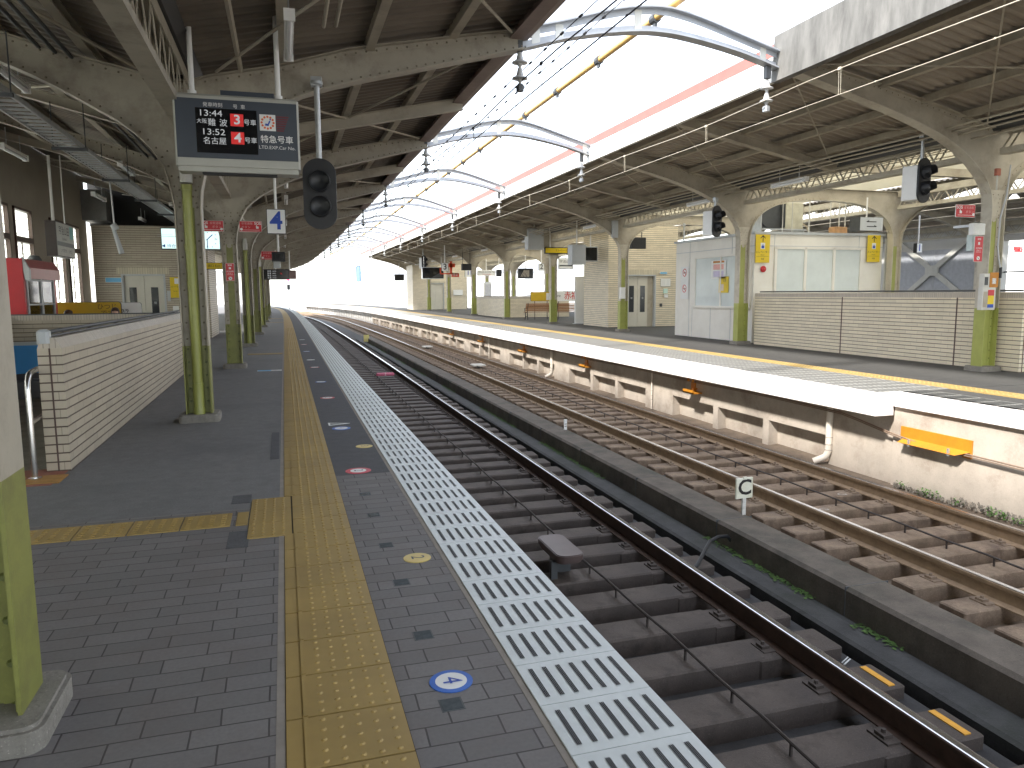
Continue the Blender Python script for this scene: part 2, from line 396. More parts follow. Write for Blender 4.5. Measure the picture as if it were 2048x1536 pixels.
def text_mb(body, size, x=0, y=0, z=0, align='CENTER', wx=1.0, bold=0.0, face='-y'):
    key = (body, align, bold)
    if key not in _tc:
        c = bpy.data.curves.new('txt', 'FONT'); c.body = body; c.align_x = align; c.align_y = 'CENTER'; c.extrude = 0; c.offset = bold; c.resolution_u = 3
        o = bpy.data.objects.new('txt', c); COL.objects.link(o); bpy.context.view_layer.update()
        me = bpy.data.meshes.new_from_object(o.evaluated_get(bpy.context.evaluated_depsgraph_get()))
        _tc[key] = ([v.co.copy() for v in me.vertices], [tuple(p.vertices) for p in me.polygons])
        bpy.data.objects.remove(o); bpy.data.curves.remove(c); bpy.data.meshes.remove(me)
    vs, fs = _tc[key]
    if face == '-y': P = [(x+v.x*size*wx, y, z+v.y*size) for v in vs]
    elif face == '+x': P = [(x, y+v.x*size*wx, z+v.y*size) for v in vs]       # read by someone looking toward -x
    else: P = [(x+v.x*size*wx, y+v.y*size, z) for v in vs]                     # flat on the floor
    return P, fs
def text(body, size, mat, parent, name='lettering', **k):
    P, fs = text_mb(body, size, **k); m = MB(); m.add(P, fs)
    me = bpy.data.meshes.new(name); me.from_pydata(m.v, [], m.f); me.materials.append(mat)
    o = bpy.data.objects.new(name, me); COL.objects.link(o); o.parent = parent
    return o
ORD = ['nearest', 'second', 'third', 'fourth', 'fifth', 'sixth', 'seventh', 'eighth', 'ninth', 'tenth', 'eleventh', 'twelfth', 'thirteenth', 'fourteenth', 'fifteenth', 'sixteenth']
def ordn(i): return ORD[i] if i < len(ORD) else 'farther'

# ================================================================== THE SETTING
SN, SF = -9.0, 150.0
# ground far below / around, as one sheet
g = MB(); g.add([(-600,-300,-1.75),(600,-300,-1.75),(600,1400,-1.75),(-600,1400,-1.75)], [(0,1,2,3)])
struct('ground', g, M('pale_concrete_ground', (.42,.41,.38), .9, var=.1, scale=.2, dirt=(.3,.3,.28), dirt_amt=.4))  # pale concrete colour
# track bed
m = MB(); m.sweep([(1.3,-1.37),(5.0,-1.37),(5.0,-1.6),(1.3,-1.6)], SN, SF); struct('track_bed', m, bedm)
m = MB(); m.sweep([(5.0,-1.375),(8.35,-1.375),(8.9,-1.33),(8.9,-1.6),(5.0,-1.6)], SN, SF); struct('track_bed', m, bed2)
# left platform: paved part near, asphalt beyond, with the stair opening
HO, HI, HS0, HS1 = -4.55, -1.93, 7.05, 14.6
EDGE = 1.24
m = MB(); m.sbox(-.46, -5.9, SN, 5.3, -.3, 0, 2); m.sbox(-.08, -.46, SN, 5.3, -.3, 0, 2)
struct('pavement', m, paver)
m = MB(); m.sbox(.35, .79, SN, 6.05, -.3, 0, 2); struct('pavement', m, paver)
m = MB(); m.sbox(HI, -.08, 5.3, 120, -.3, 0.0, 2); m.sbox(-5.9, HI, 5.3, HS0, -.3, 0, 2); m.sbox(-5.9, HO, HS0, HS1, -.3, 0); m.sbox(-5.9, HI, HS1, 120, -.3, 0)
struct('pavement', m, asph)
m = MB(); m.sbox(.35, .79, 6.05, 120, -.3, .001, 2); struct('pavement', m, asphd)
m = MB(); m.sbox(-.08, -.05, SN, 120, -.05, .0015); m.sbox(.785, .812, SN, 120, -.05, .002); struct('pavement', m, tan)
m = MB(); m.sbox(-5.9, EDGE-.03, SN, 120, -.55, -.3, 2); m.sbox(1.0, 1.14, SN, 120, -1.6, -.55, 2); struct('platform', m, conc)
# patches where tile strips meet
m = MB(); m.box(-.4, -.27, 5.44, 5.66, -.01, .003); m.box(-.37, -.25, 4.46, 4.78, -.01, .003); m.box(-.16, -.085, 6.85, 8.2, -.01, .003); struct('pavement', m, asphd)

# yellow tactile strip: tiles with joints, one ridge line and rows of studs
tl = MB(); st_ = MB(); jn = MB()
jn.sbox(-.05, .35, SN, 120, -.04, .001, 2)
s = 2.5213-.3*12; i = 0
def dome(mb, x, y, z, r=.0115, h=.005, n=7):
    P = [(x+r*math.cos(6.2832*k/n), y+r*math.sin(6.2832*k/n), z) for k in range(n)]+[(x+r*.55*math.cos(6.2832*k/n), y+r*.55*math.sin(6.2832*k/n), z+h) for k in range(n)]
    mb.add(P, [(k, (k+1) % n, n+(k+1) % n, n+k) for k in range(n)]+[tuple(range(n, 2*n))])
while s < 119:
    a, b = s+.0045, s+.2955
    stub = 4.62 < s+.15 < 5.5
    for o0, o1 in ((-.047, .012), (.015, .347)) if not stub else ((.005, .347),):
        P = [W(o, t, z) for z in (0, .006) for t in (a, b) for o in (o0, o1)]
        tl.add(P, [(4,5,7,6),(0,1,5,4),(2,6,7,3),(0,4,6,2),(1,3,7,5)])
    if not stub:
        c0 = W(.018, a); c1 = W(.018, b)
        st_.box(c0.x-.008, c0.x+.008, a, b, .006, .0115)
    if s < 34:
        n = 8 if s < 7 else (6 if s < 14 else 4)
        for p in range(5):
            for q in range(5):
                w = W(.072+.058*p, s+.03+.06*q); dome(st_, w.x, w.y, .006, n=n)
    else:
        for p in range(5):
            w = W(.072+.058*p, s); st_.box(w.x-.008, w.x+.008, a, b, .006, .010)
    s += .3; i += 1
struct('tactile_paving', jn, ygr); struct('tactile_paving', tl, tact); struct('tactile_paving', st_, tact)
# stub of warning tiles and the guide line going left
tl = MB(); st_ = MB()
for a in (0, 1, 2):
    y0 = 4.6+.3*a
    tl.box(-.26, .0, y0+.002, y0+.298, -.01, .0065)
    for p in range(4):
        for q in range(5): dome(st_, -.23+.06*p, y0+.03+.06*q, .0065, n=7)
for a in range(9):
    x1 = -.375-.3*(a-1) if a else -.27
    x0 = -.37 if a == 0 else x1-.29
    tl.box(x0 if a else -.34, x1, 4.9, 5.19, -.01, .0065)
    if a:
        for q in range(6):
            for p in range(4):
                st_.box(x0+.02+.07*p, x0+.05+.07*p, 4.925+.046*q, 4.94+.046*q, .0065, .0115)
struct('tactile_paving', tl, tact); struct('tactile_paving', st_, tact)
# tactile cross lines farther along the platform
m = MB()
for s in (19.2, 41.0, 47.5): m.sbox(-.9, -.09, s, s+.3, -.01, .006)
struct('tactile_paving', m, tact)
# red-brown tiled landing at the head of the stairs
m = MB(); m.sbox(-4.5, -1.78, 6.45, 7.05, -.02, .004); struct('pavement', m, terra)
m = MB()
for a in range(9): m.box(-4.4+.3*a, -4.13+.3*a, 6.5, 6.78, .0, .009)
struct('tactile_paving', m, M('worn_orange_tactile', (.38,.2,.05), .6, var=.2, scale=9))

# white edge slabs, each with seven triple rubber strips
sl = MB(); sd = MB(); s = 2.5213-.3*12+.12
while s < 119:
    P = [W(o, t, z) for z in (-.12, .008) for t in (s+.002, s+.298) for o in (.812, EDGE)]
    sl.add(P, [(0,2,3,1),(4,5,7,6),(0,1,5,4),(2,6,7,3),(0,4,6,2),(1,3,7,5)])
    for k in range(7):
        o = .858+.0555*k
        lines = ((-.0085, -.0035), (-.0025, .0025), (.0035, .0085)) if s < 11 else ((-.007, .007),)
        for l0, l1 in lines:
            P = [W(o+l, t, .0105) for t in (s+.045, s+.255) for l in (l0, l1)]
            sd.add(P, [(0,1,3,2)])
    s += .3
struct('platform_edge', sl, slabw); struct('platform_edge', sd, dslot)

# right platform
RE = 8.08
m = MB(); m.sbox(8.5, 21.6, 7.0-16, 8.62, -.3, -.004, 2); m.sbox(RE+1.6, 21.6, 8.62, 72, -.3, 0, 2); m.sbox(RE+1.6, 12.5, 72, 118, -.3, 0, 3); struct('platform', m, asphr)
m = MB(); m.sbox(RE+.02, RE+1.6, 8.62, 118, -.3, -.006, 2); struct('platform', m, tan)
m = MB(); m.sbox(9.44, 9.84, SN, 118, -.05, .008, 2); struct('tactile_paving', m, tactb)
st_ = MB(); s = 5.0
while s < 30:
    for p in range(4):
        w = W(9.52+.085*p, s); dome(st_, w.x, w.y, .008, .02, .006, 4)
    s += .085
struct('tactile_paving', st_, tactb)
sl = MB(); sd = MB(); s = 8.62
while s < 117:
    for o0, o1 in ((8.12, 8.55), (8.56, 8.99), (9.0, 9.42)):
        P = [W(o, t, z) for z in (-.1, .004) for t in (s+.004, s+.296) for o in (o0, o1)]
        sl.add(P, [(4,5,7,6),(0,1,5,4),(2,6,7,3),(0,4,6,2),(1,3,7,5)])
    if s < 48:
        for k in range(14):
            o = 8.17+.09*k
            P = [W(o+l, t, .0075) for t in (s+.04, s+.26) for l in (-.011, .011)]; sd.add(P, [(0,1,3,2)])
    s += .3
struct('platform_edge', sl, slabr); struct('platform_edge', sd, dslot)
sl = MB(); sd = MB(); s = -1.0
while s < 8.5:
    for o0, o1 in ((8.5, 9.0),):
        P = [W(o, t, z) for z in (-.1, .004) for t in (s+.004, s+.296) for o in (o0, o1)]
        sl.add(P, [(4,5,7,6),(0,1,5,4),(2,6,7,3),(0,4,6,2),(1,3,7,5)])
    for k in range(9):
        w0 = W(8.54+.05*k, s+.02, .0075); sd.box(w0.x, w0.x+.02, s+.02, s+.28, .0065, .0075)
    s += .3
struct('platform_edge', sl, slabr); struct('platform_edge', sd, dslot)
# coping and the wall beneath it
m = MB(); m.sbox(RE, RE+.32, 8.6, 118, -.34, .0, .9); struct('platform_edge', m, copw)
m = MB(); m.sbox(8.36, 8.62, SN, 8.585, -.2, .004, .9); struct('platform_edge', m, copw)
for v in m.v: pass
w = MB()
w.sbox(8.42, 8.9, SN, 8.6, -1.6, -.2, 1)
w.sbox(8.66, 9.0, 8.6, 73, -1.6, -.3, 1.5)
w.sbox(8.46, 8.66, 8.6, 73, -.9, -.3, 1.5)
s = 8.6
while s < 72:
    w.sbox(8.46, 8.66, s, s+1.36, -1.6, -.9)
    for k in (1, 2): w.sbox(8.46, 8.66, s+1.36+1.7*k-.09, s+1.36+1.7*k+.09, -1.6, -.9)
    s += 6.55
tag(w.build('platform_retaining_wall', wallr), 'pale rendered retaining wall with sunken panels under the white coping of the far platform', 'wall')
w = MB()
s = 73.5
while s < 118:
    w.sbox(8.5, 8.8, s, s+.35, -1.6, -.3); s += 1.15
w.sbox(9.3, 9.4, 73, 118, -1.6, -.3, 2)
tag(w.build('platform_supports', M('white_support_paint', (.7,.68,.64), .8, var=.08)), 'row of white posts carrying the far end of the opposite platform', 'supports')  # posts are painted white
# weeds and gravel heap along the near wall foot
wd = MB(); 
for k in range(420):
    s = random.uniform(5.4, 8.5); o = 8.40-abs(random.gauss(0, .05)); r = random.uniform(.006, .018)
    c = W(o, s, -1.36+random.uniform(0, .12)*(1 if s < 7.5 else .4)); wd.cyl((c.x, c.y, c.z-r), (c.x+random.uniform(-r, r), c.y, c.z+r), r, 5, r*.5)
tag(wd.build('gravel', M('loose_gravel', (.2,.18,.15), .9, var=.4, scale=30)), 'loose gravel heaped at the foot of the near retaining wall', 'gravel', kind='stuff')
wd = MB()
for k in range(900):
    s = random.uniform(5.6, 8.7); t = random.random()
    if math.sin(s*5)+math.sin(s*13) < .1: continue
    c = W(8.39-random.random()*.09, s, -1.36+random.random()*.1); a = random.uniform(0, 6.28); l = random.uniform(.015, .04)
    d = Vector((math.cos(a)*l, math.sin(a)*l, random.uniform(.2, 1)*l)); e = Vector((-math.sin(a), math.cos(a), .3))*l*.45
    wd.add([c, c+d*.5+e, c+d, c+d*.5-e], [(0,1,2,3)])
tag(wd.build('weeds', M('weed_leaves', (.08,.17,.035), .7, var=.3, scale=30)), 'small green weeds along the foot of the sunlit retaining wall', 'weeds', kind='stuff')
ms = MB(); mp = []
for k in range(5200):
    s = 3.5+random.random()**1.4*40; 
    if math.sin(s*1.3)+.6*math.sin(s*3.1+1) < -.1: continue
    c = W(4.385-abs(random.gauss(0, .04)), s, -1.235+random.random()*.008); l = random.uniform(.006, .02); a = random.uniform(0, 6.28)
    ms.add([c+Vector((l*math.cos(a+q), l*math.sin(a+q), .004*(q % 2))) for q in (0, 1.57, 3.14, 4.71)], [(0,1,2,3)])
tag(ms.build('moss', moss), 'thin line of green moss along the foot of the low kerb between the tracks', 'moss', kind='stuff')

# kerb wall between the tracks and drain channel
w = MB(); w.sweep([(4.40,-1.24),(4.40,-1.03),(4.43,-1.0),(4.80,-1.0),(4.83,-1.03),(4.83,-1.6),(4.40,-1.6)], SN, 44, .8)
s = SN
kerb = tag(w.build('kerb_wall', concd), 'low stained concrete kerb wall running between the two tracks', 'wall')
w = MB(); w.sweep([(4.09,-1.6),(4.09,-1.26),(4.12,-1.24),(4.37,-1.24),(4.37,-1.6)], SN, 46, .8)
struct('drain_channel', w, M('dark_channel_concrete', (.05,.05,.05), .8, var=.3, scale=5, dirt=(.022,.026,.018), dirt_amt=.7, speck=.45, bumps=.6))
w = MB(); w.sbox(3.72, 4.02, SN, 60, -1.5, -1.32, 1); struct('track_bed', w, bedm)
w = MB(); s = 1.0
while s < 43:
    w.box(W(4.395, s).x, W(4.835, s).x, s, s+.008, -1.3, -.9985); s += 1.95
w.build('expansion_joint', darkg, kerb)

# ------------------------------------------------------------------ railway tracks
def rail_prof(c, z):
    return [(c-.075,z-.174),(c-.075,z-.162),(c-.012,z-.145),(c-.009,z-.05),(c-.034,z-.036),(c-.036,z-.008),(c-.026,z),(c+.026,z),(c+.036,z-.008),(c+.034,z-.036),(c+.009,z-.05),(c+.012,z-.145),(c+.075,z-.162),(c+.075,z-.174)]
ZR = -1.052
def track(center, s_first, step, matS, matW, label, n_near=100, group=None, wid=.3, halfl=1.22):
    t = thing('railway_track', label, 'railway track', W(center, 0, 0))
    org = W(center, 0, 0)
    for sg in (-1, 1):
        c = center+sg*.75
        r = MB(); r.sweep(rail_prof(c, ZR), SN, SF, 1.0); ro = r.build('rail', matW, t, org, smooth=False)
        h = MB(); h.sweep([(c-.030, ZR+.0005), (c-.022, ZR+.003), (c+.022, ZR+.003), (c+.030, ZR+.0005)], SN, SF, 1.0, close=False)
        h.build('rail_head', railh, ro, org)
    zt = ZR-.174+.002
    k = 0; s = s_first; rest = MB()
    variants = []
    for vv in range(4):
        b = MB(); x = -halfl
        j = lambda a: random.uniform(-a, a)
        b.bbox(-halfl+j(.02), -.49, -wid/2+j(.01), wid/2+j(.01), -.19, 0+j(.004), .012)
        b.bbox(-.56, .56, -wid/2+.005+j(.01), wid/2+j(.01), -.19, .010+j(.003), .014)
        b.bbox(.49, halfl+j(.02), -wid/2+j(.01), wid/2+j(.01), -.19, 0+j(.004), .012)
        for sg in (-1, 1):
            c = sg*.75
            b.box(c-.17, c+.17, -.085, .085, -.02, .012)
            for e in (-1, 1):
                b.box(c+e*.125-.032, c+e*.125+.032, -.04, .04, .012, .034)
                b.cyl((c+e*.125, 0, .034), (c+e*.125, 0, .056), .016, 6)
        variants.append(b)
    meshes = []
    while s < SF-2:
        p = W(center, s, zt)
        if k < n_near:
            if k < 4:
                o = variants[k].build('sleeper', matS, t); meshes.append(o.data)
            else:
                o = bpy.data.objects.new('sleeper', meshes[k % 4]); COL.objects.link(o); o.parent = t
            o.location = p-org; o.rotation_euler = (0, 0, hd(s)+(math.pi if random.random() < .5 else 0)+random.uniform(-.006, .006))
        else:
            st = len(rest.v); rest.box(-halfl, halfl, -wid/2, wid/2, -.12, .005); rest.tf(Matrix.Translation(p) @ Matrix.Rotation(hd(s), 4, 'Z'), st)
        k += 1; s += step
    o = rest.build('sleeper', matS, t, org); o['kind'] = 'stuff'
    return t
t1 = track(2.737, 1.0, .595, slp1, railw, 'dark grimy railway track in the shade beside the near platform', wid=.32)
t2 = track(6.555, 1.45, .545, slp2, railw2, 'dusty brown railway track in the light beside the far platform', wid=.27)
# cable on little feet along the middle of each track
for cc, zz, sub, lab in ((2.70, -1.12, 1.19, 'thin dark cable on small clips along the middle of the near track'), (6.50, -1.12, 1.09, 'thin dark cable on small clips along the middle of the far track')):
    t = thing('track_cable', lab, 'cable', W(cc, 0, zz))
    pts = []; s = -3.0
    while s < 75:
        pts.append(W(cc+.006*math.sin(s*1.7), s, zz-.012*abs(math.sin(s*math.pi/sub)))); s += .3
    b = MB(); b.tube(pts, .011, 6)
    s = 0.4; f = b
    while s < 60:
        p = W(cc, s); f.box(p.x-.007, p.x+.007, s-.007, s+.007, zz-.12, zz-.01); f.box(p.x-.02, p.x+.02, s-.006, s+.006, zz-.12, zz-.105); s += sub/2
    f.build('cable', M('brown_black_cable', (.05,.04,.035), .7), t, W(cc, 0, zz))
# train-stop box over the near track
t = thing('track_sensor_box', 'brown rounded flat box standing on a bracket between the rails of the near track', 'track box', W(2.46, 6.52, -1.0), 0)
def rbox(mb, hx, hy, r, z0, z1, n=5, inset=0):
    P = []
    for cxx, cyy, a0 in ((hx-r, hy-r, 0), (-hx+r, hy-r, 90), (-hx+r, -hy+r, 180), (hx-r, -hy+r, 270)):
        for k in range(n+1):
            a = R_(a0+90*k/n); P.append((cxx+r*math.cos(a), cyy+r*math.sin(a)))
    mb.prismz(P, z0, z1); return mb
b = MB(); rbox(b, .135, .33, .09, -.015, .035); rbox(b, .125, .32, .085, .035, .042); b.build('cover', patina, t, smooth=True)
b = MB(); rbox(b, .12, .30, .08, -.045, -.02); b.build('base_tray', patina, t)
b = MB(); b.box(-.09, .09, -.05, .05, -.25, -.045); b.box(-.16, -.1, -.2, -.15, -.25, -.045); b.box(.1, .14, .1, .16, -.25, -.045); b.build('bracket', darkg, t)
# paint marks on sleepers
for k, (o, s, lab) in enumerate(((3.87, 3.975, 'orange paint bar on a sleeper end beside the near rail, farther of two'), (3.87, 3.38, 'orange paint bar on a sleeper end beside the near rail, nearer of two'))):
    b = MB(); p = W(o, s); b.box(-.025, .025, -.135, .135, -.012, .0)
    ob = b.build('paint_mark', M('orange_track_paint', (.75,.38,.05), .6, var=.12, scale=20)); ob.location = (p.x, p.y, ZR-.174+.0085); ob.rotation_euler = (0, 0, 0); tag(ob, lab, 'paint mark')
for o, s, txt, lab in ((6.25, 7.4, 'G', 'chalked letter on the nearer part of the brown sleepers'), (6.95, 7.9, 'G', 'chalked letter on a brown sleeper beside the sunlit rail')):
    e = thing('chalk_mark', lab, 'chalk mark', W(o, s, ZR-.155)); text(txt, .13, M('pale_chalk', (.5,.47,.42), .9), e, 'chalk_letter', face='up', wx=1.5)

# marker post with letter C on the kerb wall
p = W(4.78, 6.93, -1.0)
t = thing('marker_post', 'small square white board with a black C on a short post on the kerb wall', 'track sign', p, R_(4)); t.scale = (1.12, 1.12, 1.12)
b = MB(); b.box(-.018, .022, -.01, .01, 0, .2); b.build('post', M('chipped_white_paint', (.6,.6,.57), .6, var=.2, scale=20, dirt=(.15,.1,.07), dirt_amt=.8), t)
b = MB(); b.bbox(-.1, .1, -.012, .012, .17, .375, .006); b.box(-.02, .02, -.02, .0, .36, .385); bo = b.build('board', M('aged_white_board', (.68,.68,.58), .5, var=.08, scale=10, dirt=(.45,.42,.2), dirt_amt=.5), t)
text('C', .215, black, bo, 'letter', x=-.0, y=-.0135, z=.275, wx=1.1, bold=.02)
p = W(4.77, 12.4, -1.0)
t = thing('marker_post', 'short blank white stake on the kerb wall, farther than the lettered board', 'track sign', p)
b = MB(); b.bbox(-.03, .03, -.012, .012, 0, .19, .006); bo = b.build('stake', white, t)
b = MB(); b.box(-.02, .02, -.0145, -.0125, .1, .112); b.box(-.02, .02, -.0145, -.0125, .06, .072); b.build('band', darkg, bo)
# hose from the kerb to the near rail
pts = [W(3.56,6.0,-1.2),W(3.75,6.15,-1.17),W(3.95,6.35,-1.12),W(4.1,6.5,-1.09),W(4.25,6.58,-1.085),W(4.37,6.6,-1.1),W(4.41,6.6,-1.15)]
b = MB(); b.tube(pts, .02, 8); tag(b.build('hose', dark, None, W(3.56,6,-1.2), True), 'black rubber hose bent from the kerb wall across to the near rail', 'hose')
# small things lying on the tracks
for o, s, lab in ((3.95, 4.35, 'broken white plastic strip lying beside the near rail'),):
    b = MB(); p = W(o, s, -1.318); b.box(-.06, .06, -.005, .005, 0, .006); b.box(-.04, .08, .02, .027, 0, .005); ob = b.build('litter', white); ob.location = p; ob.rotation_euler = (0, 0, .5); tag(ob, lab, 'litter')
for o, s, lab in ((6.6, 26.0, 'pale flat box lying between the far rails, nearer one'), (6.6, 36.0, 'pale flat box lying between the far rails, farther one')):
    b = MB(); b.bbox(-.22, .22, -.3, .3, 0, .05, .02); ob = b.build('track_box', M('pale_track_box', (.6,.58,.52), .6)); ob.location = W(o, s, -1.14); tag(ob, lab, 'track box')
    c = MB(); c.box(-.05, .05, -.1, .1, -.1, 0); c.build('foot', darkg, ob)
p = W(2.95, 23.5, -1.1)
t = thing('stop_marker', 'small pink oblong marker board lying low over the near track', 'track sign', p)
b = MB(); b.bbox(-.28, .28, -.06, .06, .0, .09, .03); bo = b.build('board', M('pink_marker', (.55,.12,.2), .5), t)
text('2', .12, wlet, bo, 'digit', y=-.062, z=.045)

# ================================================================== STEEL COLUMNS
def poly_mesh(mb, top, bot, y0, y1):
    """plate between a top line and a bottom line, both lists of (x, z) of equal length"""
    n = len(top)
    v = [(p[0], y0, p[1]) for p in top]+[(p[0], y0, p[1]) for p in bot]+[(p[0], y1, p[1]) for p in top]+[(p[0], y1, p[1]) for p in bot]
    f = []
    for i in range(n-1):
        f += [(i, i+1, n+i+1, n+i), (2*n+i, 3*n+i, 3*n+i+1, 2*n+i+1), (i, 2*n+i, 2*n+i+1, i+1), (n+i, n+i+1, 3*n+i+1, 3*n+i)]
    f += [(0, n, 3*n, 2*n), (n-1, 3*n-1, 4*n-1, 2*n-1)]
    return mb.add(v, f)
def resamp(pts, n):
    pts = [p for i, p in enumerate(pts) if i == 0 or math.hypot(p[0]-pts[i-1][0], p[1]-pts[i-1][1]) > 1e-6]
    L = [0]
    for a, b in zip(pts, pts[1:]): L.append(L[-1]+math.hypot(b[0]-a[0], b[1]-a[1]))
    out = []
    for i in range(n):
        t = L[-1]*i/(n-1); k = 0
        while k < len(L)-2 and L[k+1] < t: k += 1
        u = (t-L[k])/max(1e-9, L[k+1]-L[k]); out.append((pts[k][0]+(pts[k+1][0]-pts[k][0])*u, pts[k][1]+(pts[k+1][1]-pts[k][1])*u))
    return out
def smooth_pts(pts, it=2):
    for _ in range(it):
        q = [pts[0]]
        for a, b in zip(pts, pts[1:]): q += [(a[0]*.75+b[0]*.25, a[1]*.75+b[1]*.25), (a[0]*.25+b[0]*.75, a[1]*.25+b[1]*.75)]
        q.append(pts[-1]); pts = q
    return pts
def rivets(mb, pts, y, r=.011, n=6, pitch=.09, sgn=-1):
    L = [0]
    for a, b in zip(pts, pts[1:]): L.append(L[-1]+math.hypot(b[0]-a[0], b[1]-a[1]))
    k = max(2, int(L[-1]/pitch))
    for x, z in resamp(pts, k): 
        P = [(x+r*math.cos(6.2832*i/n), y, z+r*math.sin(6.2832*i/n)) for i in range(n)]+[(x+r*.55*math.cos(6.2832*i/n), y+sgn*r*.7, z+r*.55*math.sin(6.2832*i/n)) for i in range(n)]
        f0 = len(mb.f); mb.add(P, [(i, (i+1) % n, n+(i+1) % n, n+i) for i in range(n)]+[tuple(range(n, 2*n))]); mb.rv.append((f0, len(mb.f)))
def off_pts(pts, d):
    out = []
    for i, p in enumerate(pts):
        a = Vector(pts[max(i-1, 0)]); b = Vector(pts[min(i+1, len(pts)-1)]); t = (b-a).normalized(); out.append((p[0]-t.y*d, p[1]+t.x*d))
    return out
def make_column(name, label, group, hw, lime_z, armL, topL, armR, topR, gus, fd=.11, pipe=False, plinth=True, limeflange=True, rv=.011, litface=None, detail=True, paint=None, foot=None):
    lime = foot or MATS['lime_green_paint']
    cream = paint or MATS['cream_steel_paint']
    """hw half width of the shaft; armL/armR: lower edge of each arm starting on the shaft (x,z); top lines of the arms"""
    t = thing(name, label, 'steel column', (0,0,0), 0, group)
    neck = gus[0]
    # lower painted part
    b = MB(); b.box(-hw+.006, hw-.006, -.008, .008, 0, lime_z)
    for sg in (-1, 1):
        b.box(sg*hw-.007, sg*hw+.007, -fd, fd, 0, lime_z)
        for y in (-.016, .010): b.box(min(sg*hw, sg*(hw-.075)), max(sg*hw, sg*(hw-.075)), y, y+.006, 0, lime_z)
        b.box(sg*(hw-.013)-.003*sg-.003, sg*(hw-.013)+.003, -.085, -.016, 0, lime_z)
        if detail: rivets(b, [(sg*(hw-.042), .08), (sg*(hw-.042), lime_z-.04)], -.016, rv, n=8, pitch=.115)
    base = b.build('painted_base', lime, t)
    # shaft web between lime base and neck, lime in the middle
    b = MB(); b.box(-hw+.075, hw-.075, -.0085, .0085, lime_z, neck+.02)
    b.build('shaft_web', lime, t)
    b = MB()
    for sg in (-1, 1):
        b.box(sg*hw-.007, sg*hw+.007, -fd, fd, lime_z, neck)
        for y in (-.016, .010): b.box(min(sg*hw, sg*(hw-.075)), max(sg*hw, sg*(hw-.075)), y, y+.006, lime_z, neck)
        if detail: rivets(b, [(sg*(hw-.042), lime_z+.08), (sg*(hw-.042), neck)], -.016, rv, pitch=.15)
    b.build('shaft_flanges', cream, t)
    # arms: web plate, flange plates and rivets
    for arm, top, sg in ((armL, topL, -1), (armR, topR, 1)):
        if not arm: continue
        A = smooth_pts([(sg*hw, neck)]+arm, 2); T = [(0, topL[0][1] if False else top[0][1])]+top
        n = 26; A2 = resamp(A, n)
        T2 = []
        x0t = 0.0
        # the web spans from the shaft centre line out to the arm tip
        cen = resamp([(0, neck), (0, T[0][1]-.0)]+T[1:], n)
        b = MB(); poly_mesh(b, cen, A2, -.007, .007)
        for y in (-.0175, .0115): b.strip(off_pts(A2, .04*sg), .036, y, y+.006)
        tt = resamp(T, 16); 
        for y in (-.0175, .0115): b.strip(off_pts(tt, -.04*sg), .036, y, y+.006)
        if detail:
            rivets(b, off_pts(A2, .042*sg), -.0175, rv, pitch=.11); rivets(b, off_pts(tt, -.042*sg), -.0175, rv, pitch=.12)
        b.build('arm_web', beamm if litface is None else litface, t)
        b = MB(); b.strip(A2, .006, -fd, fd); b.strip(resamp(T, 14), .006, -fd*.9, fd*.9); b.build('arm_flange', cream, t)
    # riveted gusset plate with a rounded tongue
    gz0, gz1 = gus
    P = [(-hw+.07, gz0), (-hw*.3, gz0-.0), (-.045, gz0-.05), (0, gz0-.075), (.045, gz0-.05), (hw*.3, gz0), (hw-.07, gz0), (hw-.01, gz0+.1), (hw+.0, gz1-.12), (hw+.12, gz1), (-hw-.12, gz1), (-hw, gz1-.12), (-hw+.01, gz0+.1)]
    b = MB(); b.prismy(P, -.026, -.018)
    if detail:
        z = gz0+.05; r_ = 0
        while z < gz1-.02:
            w_ = hw-.05 if z < gz1-.1 else hw+.05
            rivets(b, [(-w_+(.03 if r_ % 2 else 0), z), (w_-(.03 if r_ % 2 else 0), z)], -.026, rv*.9, pitch=.075); z += .07; r_ += 1
    b.build('gusset_plate', cream, t)
    if pipe:
        b = MB(); b.lathe((0, -.1, 0), [(.052, .03), (.052, 1.95), (.06, 1.95), (.06, 2.03), (.052, 2.03), (.052, 2.62), (.06, 2.62), (.06, 2.68), (.052, 2.68)], 16)
        b.build('downpipe', limeB, t, smooth=True)
        b = MB(); b.lathe((0, -.1, 0), [(.064, .0), (.064, .14), (.058, .16), (.058, .42), (.062, .42), (.062, .45)], 16); b.build('downpipe', limeB, t, smooth=True)
        b = MB(); b.lathe((0, -.1, 0), [(.06, 2.7), (.068, 2.7), (.068, 2.86), (.06, 2.88), (.05, 3.0)], 16); b.build('pipe_socket', creamw, t, smooth=True)
    if plinth:
        b = MB(); rbox(b, hw+.085, fd+.10, .06, -.02, .075); rbox(b, hw+.07, fd+.085, .05, .075, .09); b.build('plinth', conc, t, smooth=True)
    return t
LO, LS0, LSP = -.98, 2.785, 6.545
GL = 'riveted steel columns along the near platform'
armL_ = [(-.165-.0, 2.6), (-.2, 2.86), (-.37, 3.12), (-.63, 3.34), (-.88, 3.47), (-1.27, 3.69), (-1.74, 3.89), (-3.1, 4.36), (-4.75, 4.86)]
topL_ = [(-.0, 3.78), (-.41, 3.86), (-1.16, 4.02), (-1.72, 4.17), (-4.75, 5.02)]
armR_ = [(.145, 2.6), (.17, 2.75), (.21, 2.86), (.33, 3.14), (.62, 3.39), (.91, 3.55), (1.27, 3.74), (1.84, 3.93), (3.78, 4.43), (3.98, 4.48)]
topR_ = [(0, 3.78), (.24, 3.87), (1.02, 4.04), (1.85, 4.3), (3.54, 4.63), (3.98, 4.70)]
